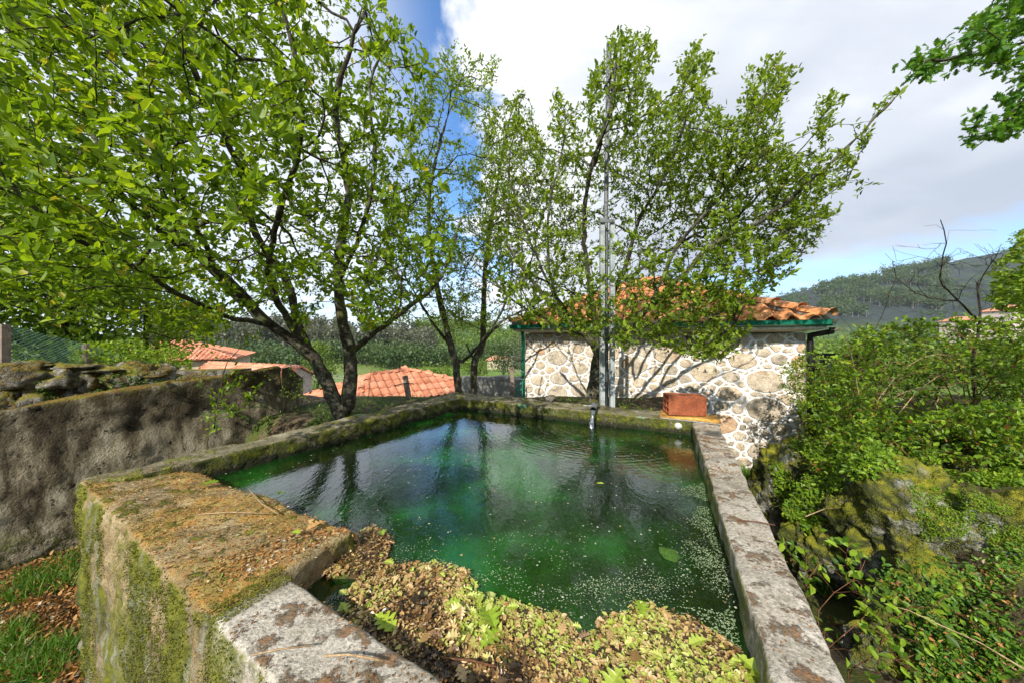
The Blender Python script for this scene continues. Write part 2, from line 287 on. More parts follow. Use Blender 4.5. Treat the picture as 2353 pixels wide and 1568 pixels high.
def water_mat():
    m = bpy.data.materials.new('pond water'); m.use_nodes = True; t = NT(m.node_tree); t.n.clear()
    g = t.add('ShaderNodeNewGeometry'); pos = g.outputs['Position']
    sub = t.add('ShaderNodeVectorMath', operation='SUBTRACT'); t.put(pos, sub.inputs[0]); sub.inputs[1].default_value = (SPOUT.x, SPOUT.y, .96)
    wob = t.noise(pos, 3., 3, .5); ln = t.add('ShaderNodeVectorMath', operation='LENGTH'); t.put(sub.outputs[0], ln.inputs[0]); d = ln.outputs['Value']
    dd = t.math('ADD', d, t.math('MULTIPLY', wob, .10))
    wave = t.math('SINE', t.math('MULTIPLY', dd, 118.))
    wave2 = t.math('SINE', t.math('MULTIPLY', dd, 67.))
    ring = t.math('MULTIPLY', t.math('ADD', wave, t.math('MULTIPLY', wave2, .7)), t.step(d, .0, 1.7, 1., .0))
    ring = t.math('MULTIPLY', ring, t.step(t.noise(pos, 4, 3), .35, .62, .25, 1.))
    small = t.noise(pos, 26, 3, .55, stretch=(1, .55, 1)); tiny = t.noise(pos, 75, 2, .5)
    h = t.math('ADD', t.math('MULTIPLY', ring, .28), t.math('ADD', t.math('MULTIPLY', small, .85), t.math('MULTIPLY', tiny, .16)))
    b = t.add('ShaderNodeBump', i_Strength=.5, i_Distance=.0042); t.put(h, b.inputs['Height'])
    gl = t.add('ShaderNodeBsdfGlossy', i_Color=(1, 1, 1), i_Roughness=.01); t.l.new(b.outputs[0], gl.inputs['Normal'])
    fr = t.add('ShaderNodeFresnel', i_IOR=2.0); t.l.new(b.outputs[0], fr.inputs['Normal'])
    murk = t.add('ShaderNodeBsdfDiffuse', i_Color=t.ramp(t.noise(pos, 1.4, 5, .55), [(.40, (.008, .028, .005)), (.52, (.014, .085, .010)), (.63, (.03, .26, .03))]))
    tr = t.add('ShaderNodeBsdfTransparent', i_Color=(.38, .74, .26))
    body = t.add('ShaderNodeMixShader', i_0=.66, i_1=murk.outputs[0], i_2=tr.outputs[0])
    x = t.add('ShaderNodeMixShader', i_0=fr.outputs[0], i_1=body.outputs[0], i_2=gl.outputs[0])
    t.l.new(x.outputs[0], t.add('ShaderNodeOutputMaterial').inputs[0]); return m
SPOUT = G(1363, 975, .96)
M['water'] = water_mat()
M['pondfloor'] = surf('submerged algae', [(.40, (.02, .07, .012)), (.52, (.05, .28, .025)), (.62, (.09, .62, .08))], 2.4, 6, .9, .6, 25, .03)

# ------------------------------------------------------------------ plan of the tank
A, B = Vector((-2.697, 1.946)), Vector((-.839, 4.909)); Ain, Bin = Vector((-2.464, 1.982)), Vector((-.69, 4.47))
P1, P2, P3, Q = Vector((-2.30, 2.24)), Vector((-.749, 1.503)), Vector((-.88, 1.211)), Vector((-.972, 1.006))
FI, FO = Vector((.499, .465)), Vector((.55, .18)); CI, CO = Vector((1.9, 3.27)), Vector((2.27, 3.48))
def inside(p, poly):
    x, y = p[0], p[1]; c = False; j = len(poly)-1
    for i in range(len(poly)):
        xi, yi = poly[i][0], poly[i][1]; xj, yj = poly[j][0], poly[j][1]
        if (yi > y) != (yj > y) and x < (xj-xi)*(y-yi)/(yj-yi+1e-12)+xi: c = not c
        j = i
    return c
TANK = [A, B, CO, FO]
HU = Vector((.8866, -.4625)); HN = Vector((-.4625, -.8866)); HO = Vector((.305, 7.58))      # house wall: along, outward, left end
def sstep(a, b, x): t = min(1, max(0, (x-a)/(b-a))); return t*t*(3-2*t)
BANK0, BANK1 = Vector((1.50, .7)), Vector((4.0, 4.5))
def ridge(az):                                        # (crest distance, crest height in picture y)
    pts = [(-2.2, 190, 765), (-1.1, 190, 778), (-.8, 190, 778), (-.55, 200, 768), (-.3, 230, 758), (0, 300, 762), (.3, 420, 745), (.6, 520, 715), (.82, 600, 692), (.93, 620, 672), (1.14, 650, 643), (1.35, 650, 617), (1.56, 650, 590), (1.9, 650, 560), (2.6, 650, 540)]
    for k in range(len(pts)-1):
        if az <= pts[k+1][0] or k == len(pts)-2:
            f = min(1, max(0, (az-pts[k][0])/(pts[k+1][0]-pts[k][0]))); return [pts[k][q]*(1-f)+pts[k+1][q]*f for q in (1, 2)]
def height(x, y):
    # near ground
    n = fb((x, y, 0), .8, 3)*.05
    s_left = sstep(3.35, 3.95, y+.35*x+1.0)                        # soil rising along the left rim
    z = s_left*.97
    dl = (x-A.x)*(.848)-(y-A.y)*(.53)                  # >0 to the right of the left rim
    rr = (Vector((x, y))-Vector((2.27, 3.3)))
    right = sstep(-.15, .25, rr.dot(HU))              # right of the far right corner of the tank
    rline = (x-.55)*.884-(y-.18)*.467                  # >0 right of the right wall
    right = max(right, sstep(-.1, .1, rline)) if y < 3.4 else right
    low = -.30+.45*sstep(3.0, 1.2, y)
    z = z*(1-right)+low*right
    if y < .6 and x < .6: z = z*(1-sstep(1.2, -.2, y)*0)
    e = (BANK1-BANK0).normalized(); db = (x-BANK0.x)*e.y-(y-BANK0.y)*e.x
    if right > 0: 
        bk = sstep(0., .55, db)*(.95+.35*sstep(.5, 2.5, db))
        bk *= (1-.8*sstep(5.5, 8.5, y))*(.35+.65*sstep(.9, 2.7, y)); bk *= 1-.75*sstep(3.4, 4.6, y)*sstep(5.6, 4.4, x)
        z = z+bk*right
    drop = sstep(5.3+1.2*sstep(-3., -6., x), 8.2+1.0*sstep(-3, -6, x), y)*(1-sstep(2.2, 3.2, x)*.0)
    z = z*(1-drop)+(-3.0)*drop
    r = math.hypot(x, y)
    z = z-(5.2*sstep(14, 90, r))
    z += fb((x, y, 5), .03, 4)*1.2*sstep(20, 60, r)
    if r > 70 and y > 0:
        az = max(-2.3, min(2.6, x/max(y, 1))); D, py = ridge(az); H = CZ+(HY-py)/F*D
        k = sstep(.42 if az > .4 else .68, 1.0, y/D)
        z = z*(1-k)+(H+fb((x, y, 9), .006, 5)*D*.012)*k
    elif r > 70: z += sstep(80, 600, r)*40
    if inside((x, y), TANK): z = min(z, .15)
    return z+n
def build_ground():
    ang = []; a = -math.pi
    while a < math.pi: ang.append(a); a += R(.7) if abs(a) < R(75) else R(3)
    rad = [0.0]; r = .25
    while r < 1900: rad.append(r); r *= 1.05 if r < 60 else 1.035
    na, nr = len(ang), len(rad); v = np.zeros((nr, na, 3), np.float32)
    for i, r in enumerate(rad):
        for j, a in enumerate(ang):
            x, y = r*math.sin(a), r*math.cos(a); v[i, j] = (x, y, height(x, y))
    idx = np.arange(nr*na).reshape(nr, na); nx = np.roll(idx, -1, axis=1)
    q = np.stack([idx[:-1], idx[1:], nx[1:], nx[:-1]], -1)
    cut = max(i for i, r in enumerate(rad) if r < 170)
    global ZLO, ZHI; ZLO, ZHI = float(v[..., 2].min()), float(v[..., 2].max())
    a_ = mesh('ground', v.reshape(-1, 3), q[:cut].reshape(-1, 4)[:, ::-1], True)
    tag(link('ground', a_, None, M['soil']), kind='structure')
    b_ = mesh('hills', v.reshape(-1, 3), q[cut:].reshape(-1, 4)[:, ::-1], True)
    tag(link('hills', b_, None, M['hill']), kind='structure')
build_ground()

# ------------------------------------------------------------------ rounded, uneven blocks
def rblock(name, quad, z0, ztop, res, r, amp, freq, mat, parent=None, amp2=0., f2=30.):
    q = [Vector((p[0], p[1])) for p in quad]; zt = ztop if isinstance(ztop, (list, tuple)) else [ztop]*4
    Lx = ((q[1]-q[0]).length+(q[2]-q[3]).length)/2; Ly = ((q[3]-q[0]).length+(q[2]-q[1]).length)/2; Lz = sum(zt)/4-z0
    def axis(L):
        n = max(2, int(L/res)); a = list(np.linspace(0, L, n+1))
        return sorted(set([round(x, 5) for x in a+[r*.4, r, L-r, L-r*.4]]))
    X, Y_, Z = axis(Lx), axis(Ly), axis(Lz); ids = {}; V = []; Fq = []
    def vid(a, b, c):
        k = (a, b, c)
        if k in ids: return ids[k]
        p = Vector((X[a], Y_[b], Z[c])); qq = Vector((min(max(p.x, r), Lx-r), min(max(p.y, r), Ly-r), min(max(p.z, r), Lz-r)))
        d = p-qq
        if d.length > 1e-7: n = d.normalized(); p = qq+n*r
        else: n = Vector((0, 0, 1))
        u, v_, w_ = p.x/Lx, p.y/Ly, p.z/Lz
        xy = (q[0]*(1-u)+q[1]*u)*(1-v_)+(q[3]*(1-u)+q[2]*u)*v_
        zc = (zt[0]*(1-u)+zt[1]*u)*(1-v_)+(zt[3]*(1-u)+zt[2]*u)*v_
        wp = Vector((xy.x, xy.y, z0+(zc-z0)*w_))
        ex = (q[1]-q[0]).normalized(); ey = Vector((-ex.y, ex.x)); s = 1 if (q[3]-q[0]).dot(ey) > 0 else -1
        nn = Vector((ex.x*n.x+ey.x*s*n.y, ex.y*n.x+ey.y*s*n.y, n.z))
        wp += nn*(fb(wp, freq, 4)*amp+(fb(wp, f2, 3)*amp2*(1.6 if n.z < .5 else .5) if amp2 else 0))
        ids[k] = len(V); V.append(wp); return ids[k]
    nx, ny, nz = len(X)-1, len(Y_)-1, len(Z)-1
    for c, fl in ((0, 0), (nz, 1)):
        for a in range(nx):
            for b in range(ny): f = [vid(a, b, c), vid(a+1, b, c), vid(a+1, b+1, c), vid(a, b+1, c)]; Fq.append(f if fl else f[::-1])
    for b, fl in ((0, 1), (ny, 0)):
        for a in range(nx):
            for c in range(nz): f = [vid(a, b, c), vid(a+1, b, c), vid(a+1, b, c+1), vid(a, b, c+1)]; Fq.append(f if fl else f[::-1])
    for a, fl in ((0, 0), (nx, 1)):
        for b in range(ny):
            for c in range(nz): f = [vid(a, b, c), vid(a, b+1, c), vid(a, b+1, c+1), vid(a, b, c+1)]; Fq.append(f if fl else f[::-1])
    Fa = np.array(Fq)
    if (q[1]-q[0]).cross(q[3]-q[0]) < 0: Fa = Fa[:, ::-1]
    return link(name, mesh(name, [tuple(v) for v in V], Fa, True), parent, mat)

tank = empty('water_tank', (0, 2.4, 0), 'old rectangular concrete water tank full of green water with mossy rims', 'water tank')
rblock('platform', [A, Q, P2, P1], -.1, [1.10, 1.092, 1.076, 1.045], .022, .03, .02, 4, M['platform'], tank, .009, 22)
rblock('front_wall', [Q, FO, FI, P3], -.1, [1.092, 1.095, 1.094, 1.086], .015, .022, .008, 5, M['rim'], tank, .003, 25)
rblock('right_wall', [FO+Vector((.1, .2)), Vector((2.11, 3.2)), Vector((1.89, 3.29)), FI+Vector((.06, .1))], -.35, 1.10, .024, .018, .012, 5, M['rim'], tank, .003, 25)
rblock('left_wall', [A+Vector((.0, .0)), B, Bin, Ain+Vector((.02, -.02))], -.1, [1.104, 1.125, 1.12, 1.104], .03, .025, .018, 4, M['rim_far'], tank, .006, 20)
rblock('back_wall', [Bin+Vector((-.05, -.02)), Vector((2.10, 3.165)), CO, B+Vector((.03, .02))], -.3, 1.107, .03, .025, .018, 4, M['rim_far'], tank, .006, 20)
mb = MB(); mb.prism([A+Vector((.1, .05)), FO+Vector((-.02, .1)), CO+Vector((-.1, -.1)), B+Vector((0, -.15))], .2, .48); mb.build('tank_floor', M['pondfloor'], tank)
# shallow shelf of algae rising towards the near side
def water():
    poly = [Ain+Vector((-.05, 0)), P3+Vector((-.05, -.05)), FI+Vector((0, -.06)), CI+Vector((.06, .05)), Bin+Vector((0, .06))]
    me = bpy.data.meshes.new('water'); me.from_pydata([(p.x, p.y, .96) for p in poly], [], [tuple(range(5))]); me.update()
    tag(link('water', me, None, M['water']), kind='structure')
water()
# ------------------------------------------------------------------ left boundary wall
bw = empty('boundary_wall', (-3.7, 3.4, 0), 'tall dark rendered wall with mossy top running beside the tank', 'wall')
W0 = Vector((-4.28, 2.62)); W1 = Vector((-3.09, 4.2)); wd = (W1-W0).normalized(); wn = Vector((-wd.y, wd.x))
rblock('wall_body', [W0-wd*3.0, W1, W1+wn*.2, W0-wd*3.0+wn*.2], -.2, [1.04, 1.585, 1.585, 1.04], .035, .02, .03, 2.5, M['bigwall'], bw, .005, 16)
E1 = P(682, 872, 4.55); rblock('wall_end', [W1+Vector((.0, .003)), E1.xy, E1.xy+Vector((-.04, .2)), W1+Vector((-.04, .2))], .2, [1.57, 1.36, 1.36, 1.57], .035, .02, .02, 3, M['bigwall'], bw, .004, 16)

# ------------------------------------------------------------------ stone house
house = empty('stone_house', (2.6, 6.4, -.4), 'stone house with wide white pointing, orange tiled hip roof and green gutter', 'house')
def HW(u, v, w=0.): p = HO+HU*u+HN*w; return Vector((p.x, p.y, v))
HL = 5.16; ZT = 2.04
back = [HO, HO+HU*HL, HO+HU*HL-HN*5.2, HO-HN*5.2]
hw = rblock('wall', [back[0], back[1], back[1]-HN*.3, back[0]-HN*.3], -.7, ZT, .06, .03, .012, 3, M['mortar'], house)
mb = MB(); mb.prism([back[0]-HN*.302, back[1]-HN*.302, back[2], back[3]], -.7, ZT-.005); mb.build('rear_walls', M['mortar'], house)
def clip(poly, n, t):
    out = []
    for i in range(len(poly)):
        a, b = poly[i], poly[(i+1) % len(poly)]; da, db = a.dot(n)-t, b.dot(n)-t
        if da <= 0: out.append(a)
        if (da < 0 < db) or (db < 0 < da): out.append(a+(b-a)*(da/(da-db)))
    return out
def stones():
    V0, V1, asp = -.62, ZT-.01, .72; rnd = random.Random(5); seeds = []
    fixed = [(.42, 1.62, .13), (.4, 1.3, .15), (1.35, 1.28, .2), (.35, .95, .2), (1.35, .8, .24), (4.3, 1.55, .23), (3.1, 1.1, .17), (4.62, .72, .30), (3.98, .40, .26), (4.1, .95, .2), (3.0, .55, .2), (4.65, -.05, .3), (2.15, 1.25, .16), (2.2, .85, .17), (.3, 1.92, .14), (1.0, 1.9, .15), (4.2, 1.93, .22), (4.75, 1.93, .14), (3.55, 1.93, .24), (2.9, 1.93, .2), (2.2, 1.93, .2)]
    for u, v, r in fixed: seeds.append((Vector((u*asp, v)), r*.74))
    for R0, R1, n in ((.15, .21, 900), (.09, .14, 2200), (.05, .075, 5000), (.026, .04, 9000)):
        for _ in range(n):
            r = rnd.uniform(R0, R1); p = Vector((rnd.uniform(0, HL*asp), rnd.uniform(V0, V1)))
            if r > .14 and rnd.random() > .25: continue
            if all((p-s).length > .86*(r+q) for s, q in seeds): seeds.append((p, r))
    res = []
    for i, (p, r) in enumerate(seeds):
        # starting outline: a rough squarish polygon
        th = rnd.uniform(-.22, .22) if r > .1 else rnd.uniform(-.5, .5); wa, wb = r*rnd.uniform(1.35, 2.0), r*rnd.uniform(1.1, 1.6); poly = []; rm = Matrix.Rotation(th, 2)
        for sx_, sy_ in ((1, -1), (1, 1), (-1, 1), (-1, -1)):
            e1_, e2_ = rnd.uniform(.25, .9), rnd.uniform(.35, .9); c1_ = Vector((sx_*wa*rnd.uniform(.9, 1.1), sy_*wb*e1_)); c2_ = Vector((sx_*wa*e2_, sy_*wb*rnd.uniform(.9, 1.1)))
            poly += [p+rm @ q_ for q_ in ((c1_, c2_) if sx_*sy_ > 0 else (c2_, c1_))]
        gap = .008+.009*rnd.random()*min(1, r/.1)
        for j, (s, q) in enumerate(seeds):
            d = (s-p).length
            if j == i or d > (r+q)*1.6+.1: continue
            n = (s-p)/d; t = (d*d+r*r-q*q)/(2*d)-gap; poly = clip(poly, n, p.dot(n)+t)
            if len(poly) < 3: break
        for n, t in ((Vector((-1, 0)), -.02), (Vector((1, 0)), HL*asp-.01), (Vector((0, -1)), -V0), (Vector((0, 1)), V1)): poly = clip(poly, n, t)
        if len(poly) < 3: continue
        poly = [Vector((a.x/asp, a.y)) for a in poly]
        # merge short edges, round corners
        q2 = [poly[0]]
        for a in poly[1:]:
            if (a-q2[-1]).length > .012: q2.append(a)
        poly = q2
        if len(poly) < 3: continue
        f = rnd.uniform(.07, .14); sm = []
        for k in range(len(poly)):
            a, b = poly[k], poly[(k+1) % len(poly)]; sm += [a.lerp(b, f), a.lerp(b, 1-f)]
        while len(sm) > 16: sm.pop(rnd.randrange(len(sm)))
        area = abs(sum(sm[k].x*sm[(k+1) % len(sm)].y-sm[(k+1) % len(sm)].x*sm[k].y for k in range(len(sm))))/2
        if area < .0006: continue
        res.append((area, sm))
    res.sort(key=lambda t: -t[0])
    sv, sf = [], []
    for i, (area, sm) in enumerate(res):
        c = sum(sm, Vector((0, 0)))/len(sm); h = .006+.009*min(1, math.sqrt(area)/.3)+rnd.random()*.005; n = len(sm)
        vs = [HW(a.x, a.y, -.012) for a in sm]
        ins = []
        for a in sm:
            d = a-c; ins.append(HW(*(c+d*(1-.012/max(d.length, .03))), h*rnd.uniform(.7, 1.0)+.004))
        mid = [HW(*(c+(a-c)*.5), h*rnd.uniform(.9, 1.5)+.004) for a in sm[::2]]
        vs += ins; fc = [(k, (k+1) % n, n+(k+1) % n, n+k) for k in range(n)]
        if i < 300 and n % 2 == 0 and area > .004:
            vs += mid; m = n//2; b0 = 2*n
            for k in range(m): fc += [(n+2*k, n+2*k+1, b0+k), (n+2*k+1, n+(2*k+2) % n, b0+(k+1) % m), (n+2*k+1, b0+(k+1) % m, b0+k)]
            fc.append(tuple(b0+k for k in range(m)))
        else:
            fc.append(tuple(n+k for k in range(n)))
        if i < 300:
            me = bpy.data.meshes.new('stone'); me.from_pydata([tuple(v) for v in vs], [], fc); me.update()
            link('stone', me, house, M['granite'])
        else:
            b0 = len(sv); sv.extend(vs); sf.extend([tuple(b0+k for k in f) for f in fc])
    if sv:
        me = bpy.data.meshes.new('small_stones'); me.from_pydata([tuple(v) for v in sv], [], sf); me.update(); tag(link('small_stones', me, house, M['granite']), kind='stuff')
stones()

def tile_mesh(name, w_, l_, hgt=.3, lite=False):
    prof = [(-.5, .02), (-.32, .0), (-.14, .02), (-.07, .12), (.03, .22), (.16, .26), (.29, .22), (.39, .12), (.5, .02)] if not lite else [(-.5, 0), (-.1, 0), (.16, .26), (.5, 0)]
    v = []
    for y, zoff, s in ((-.5, .085, 1.), (.58, .0, .97)):
        for x, z in prof: v.append((x*w_*s, y*l_, z*w_*hgt/.3+zoff*w_+.004))
    n = len(prof); v += [(x*w_, -.5*l_, z*w_*hgt/.3+.085*w_-.06*w_) for x, z in prof]
    f = [(k, k+1, n+k+1, n+k) for k in range(n-1)]+[(2*n+k, 2*n+k+1, k+1, k) for k in range(n-1)]
    me = bpy.data.meshes.new(name); me.from_pydata(v, [], f); me.update(); me.polygons.foreach_set('use_smooth', [k < n-1 for k in range(len(f))]); return me
def roof_face(parent, mat, p0, p1, poly, w_, l_, limit, tm, under=True, name='roof_tile', thick=.05):
    p0, p1 = Vector(p0), Vector(p1); ex = (p1-p0).normalized(); poly = [Vector(p) for p in poly]
    far = max(poly, key=lambda p: (p-p0).cross(ex).length); n = ex.cross(far-p0).normalized()
    if n.z < 0: n = -n
    ey = n.cross(ex).normalized()
    p2 = [Vector(((p-p0).dot(ex), (p-p0).dot(ey))) for p in poly]; xs = [p.x for p in p2]; ys = [p.y for p in p2]
    spots = []; rnd = random.Random(len(name)+int(xs[0]*7))
    j = 0; y = min(ys)+l_*.45
    while y < max(ys):
        x = min(xs)+w_*.5
        while x < max(xs):
            if inside((x, y), p2): spots.append(p0+ex*x+ey*y)
            x += w_
        y += l_; j += 1
    spots.sort(key=lambda p: (p-Vector((0, 0, CZ))).length)
    R3 = Matrix((ex, ey, n)).transposed(); bv = np.array([v.co[:] for v in tm.vertices]); bf = [tuple(p.vertices) for p in tm.polygons]; sv, sf = [], []
    for k, s in enumerate(spots):
        jr = Matrix.Rotation(rnd.uniform(-.008, .008), 3, 'Z') @ Matrix.Rotation(rnd.uniform(-.008, .008), 3, 'X')
        mt = Matrix.Translation(s+n*rnd.uniform(0, .004)) @ (R3 @ jr).to_4x4()
        if k < limit:
            o = link(name, tm, parent, mat); o.matrix_basis = mt
        else:
            b0 = len(sv); A3 = np.array(mt.to_3x3()); sv.extend((bv @ A3.T+np.array(mt.translation)).tolist()); sf.extend([tuple(b0+q for q in f) for f in bf])
    if sv:
        me = bpy.data.meshes.new('tile_rows'); me.from_pydata(sv, [], sf); me.update(); tag(link('tile_rows', me, parent, mat), kind='stuff')
    if under:
        mb = MB(); i = 0; k = len(poly); mb.v = [p-n*.012 for p in poly]+[p-n*thick for p in poly]; mb.f = [tuple(range(k)), tuple(range(2*k-1, k-1, -1))]+[(q, q+k, (q+1) % k+k, (q+1) % k) for q in range(k)]
        mb.build('roof_deck', mat, parent)
    return ex, ey, n
def hip_caps(parent, mat, a, b, r, step, cap_mat=None, name='ridge_tile', n=7):
    a, b = Vector(a), Vector(b); d = (b-a).normalized(); L = (b-a).length; k = max(1, round(L/step)); st = L/k
    side = d.cross(Vector((0, 0, 1))).normalized(); up = side.cross(d); v = []; f = []
    for y, rr, zo in ((-.04*st, r*1.12, .012), (.04*st, r*1.10, .010), (.06*st, r, 0), (1.02*st, r*.86, -.012)):
        for q in range(n): an = math.pi*q/(n-1); v.append((math.cos(an)*rr, y, math.sin(an)*rr*.85+zo))
    for q in range(n-1):
        for s in range(3): f.append((s*n+q, s*n+q+1, (s+1)*n+q+1, (s+1)*n+q))
    me = bpy.data.meshes.new(name); me.from_pydata(v, [], f); me.update(); me.polygons.foreach_set('use_smooth', [True]*len(f))
    so_ = me; R3 = Matrix((side, d, up)).transposed()
    for i in range(k):
        o = link(name, me, parent, mat); o.matrix_basis = Matrix.Translation(a+d*st*i) @ R3.to_4x4()
ov = .33; ou = .15; ZE = 2.235
e0, e1 = HO-HU*ou+HN*ov, HO+HU*(HL+ou)+HN*ov; dep = HL+2*ou
e2, e3 = e1-HN*dep, e0-HN*dep
E = [Vector((p.x, p.y, ZE)) for p in (e0, e1, e2, e3)]; APX = Vector((*((E[0]+E[1]+E[2]+E[3])/4).xy, ZE+1.20))
tmh = tile_mesh('roof_tile', .27, .38, .36)
roof_face(house, M['tile'], E[0], E[1], [E[0], E[1], APX], .27, .36, 260, tmh)
for k in (1, 2, 3): roof_face(house, M['tile'], E[k], E[(k+1) % 4], [E[k], E[(k+1) % 4], APX], .27, .36, 0, tmh)
for k in range(4): hip_caps(house, M['tile'], E[k]+Vector((0, 0, .075))-(APX-E[k]).normalized()*.04, APX+Vector((0, 0, .09)), .12, .42)
for k in range(2):
    mb = MB(); a, b = E[k], APX; mb.tube([a+Vector((0, 0, .03)), b+Vector((0, 0, .05))], .095, 8); mb.build('hip_mortar', M['block'], house)
mb = MB()                                              # soffit and fascia
for k in range(4):
    a, b = E[k], E[(k+1) % 4]; c = (E[0]+E[2])/2
    ia, ib = a+(c-a)*.13, b+(c-b)*.13
    mb.quad((a.x, a.y, 2.10), (b.x, b.y, 2.10), (ib.x, ib.y, ZT+.005), (ia.x, ia.y, ZT+.005)); mb.quad((a.x, a.y, ZE-.03), (b.x, b.y, ZE-.03), (b.x, b.y, 2.10), (a.x, a.y, 2.10))
mb.build('soffit', M['white'], house)
def gutter(a, b, out):
    mb = MB(); prof = [(.0, .0), (.012, -.075), (.05, -.088), (.095, -.07), (.108, -.04), (.102, -.040), (.118, -.006), (.125, .004), (.110, .004), (.095, -.05), (.05, -.09), (.02, -.06)]
    o3 = Vector((out.x, out.y, 0)); n = len(prof)
    for p in (a, b): mb.v += [p+o3*(x+.004)+Vector((0, 0, z)) for x, z in prof]
    mb.f = [(k, (k+1) % n, n+(k+1) % n, n+k) for k in range(n)]+[tuple(range(n))[::-1], tuple(range(n, 2*n))]
    return mb.build('gutter', M['green'], house)
gutter(E[0]-Vector((*HU, 0))*.03, E[1]+Vector((*HU, 0))*.03, HN); gutter(E[1]+Vector((*HN, 0))*.0, E[2], HU)
c1 = E[1]+Vector((*HU, 0))*.04+Vector((*HN, 0))*.04; c1.z = 2.12; w1 = HW(HL+.03, 1.9, .05)
mb = MB(); mb.tube([c1, c1+Vector((0, 0, -.06)), Vector((w1.x, w1.y, 2.0)), w1, HW(HL+.03, -.5, .05)], .042, 10); mb.build('downpipe', M['black'], house, True)  # right pipe: black colour stands in for the bush's shade on it
c0 = HW(.03, 2.1, .2); mb = MB(); mb.tube([c0, HW(-.02, 1.96, .05), HW(-.02, -.5, .05)], .045, 10); mb.build('downpipe', M['green'], house, True)
mb = MB(); mb.prism([(HO+HU*.09+HN*.012), (HO+HU*.13+HN*.012), (HO+HU*.13-HN*.01), (HO+HU*.09-HN*.01)], -.5, 1.9)
# black slatted screen at the right of the house
scr = empty('slatted_screen', HW(HL+.3, 1.0, -.1), 'black horizontal slatted screen fixed beside the house corner', 'screen')
mb = MB(); mb.bar(HW(HL+.10, .1, -.12), HW(HL+.10, 1.72, -.12), .05, .05); mb.bar(HW(HL+.75, .1, -.12), HW(HL+.75, 1.72, -.12), .05, .05); mb.build('frame', M['black'], scr)
slm = None
for k in range(14):
    mb = MB(); z = .3+k*.105; mb.bar(HW(HL+.1, z, -.10), HW(HL+.75, z, -.10), .02, .085); mb.build('slat', M['black'], scr)

# ------------------------------------------------------------------ foliage machinery
LEAF_V = np.array([(0, 0, 0), (-.24, .30, .05), (-.2, .68, .02), (0, 1, -.12), (.2, .68, .02), (.24, .30, .05), (0, .33, -.03), (0, .68, -.05)], float)
LEAF_F = np.array([(0, 6, 1), (1, 6, 7), (1, 7, 2), (2, 7, 3), (0, 5, 6), (5, 7, 6), (5, 4, 7), (4, 3, 7)])
L4_V = np.array([(0, 0, 0), (-.25, .36, .06), (-.17, .74, .02), (0, 1, -.10), (.17, .74, .02), (.25, .36, .06)], float); L4_F = np.array([(0, 3, 2), (0, 2, 1), (0, 4, 3), (0, 5, 4)]); L4 = (L4_V, L4_F)
RH_V = np.array([(0, 0, 0), (-.3, .5, .07), (0, 1, 0), (.3, .5, .07)], float); RH_F = np.array([(0, 2, 1), (0, 3, 2)])
def lobed(nl=4):
    L = [(0, 0)]; 
    for k in range(nl):
        y = .12+.78*k/nl; wv = [.16, .30, .36, .24][k % 4]
        L += [(.05 if k == 0 else .14, y), (wv*.85, y+.03), (wv, y+.10), (wv*.6, y+.16)]
    L += [(.08, .92), (0, 1.)]
    right = L[1:-1]; pts = [(0, 0)]+right+[(0, 1.)]+[(-x, y) for x, y in right[::-1]]
    v = [(x, y, abs(x)*.25-.12*y*y) for x, y in pts]; n = len(right); f = []
    mid = [(0, y, -.03-.12*y*y) for x, y in right]; base = len(v); v += mid
    Rr = [1+k for k in range(n)]; Ll = [len(pts)-1-k for k in range(n)]
    for k in range(n-1):
        f += [(base+k, Rr[k], Rr[k+1]), (base+k, Rr[k+1], base+k+1), (base+k, Ll[k+1], Ll[k]), (base+k, base+k+1, Ll[k+1])]
    f += [(0, Rr[0], base), (0, base, Ll[0]), (n+1, base+n-1, Rr[-1]), (n+1, Ll[-1], base+n-1)]
    return np.array(v, float), np.array(f)
OAK_V, OAK_F = lobed()
def unit(a): return a/np.maximum(1e-9, np.linalg.norm(a, axis=1, keepdims=True))
def frames(d, up):
    y = unit(d); z = up-(up*y).sum(1, keepdims=True)*y; z = unit(z+1e-6); x = np.cross(y, z); return np.stack([x, y, z], 1)
def scatter(name, tv, tf, pos, d, up, size, rnd, mat, parent=None, stuff=True, **tg):
    n = len(pos); Fm = frames(d, up); size = np.broadcast_to(np.asarray(size, float), (n,))
    wv = rng.uniform(.85, 1.2, (n, 1)); t = tv[None]*np.ones((n, 1, 1)); t[:, :, 0] *= wv; t[:, :, 2] *= rng.uniform(.2, 2.2, (n, 1))
    v = np.einsum('nkc,ncj->nkj', t*size[:, None, None], Fm)+pos[:, None]
    f = tf[None]+(np.arange(n)*len(tv))[:, None, None]
    me = mesh(name, v.reshape(-1, 3), f.reshape(-1, 3), False, np.repeat(rnd, len(tv)))
    o = link(name, me, parent, mat)
    if stuff: o['kind'] = 'stuff'
    return o
def rdir(n): return unit(rng.normal(size=(n, 3)))

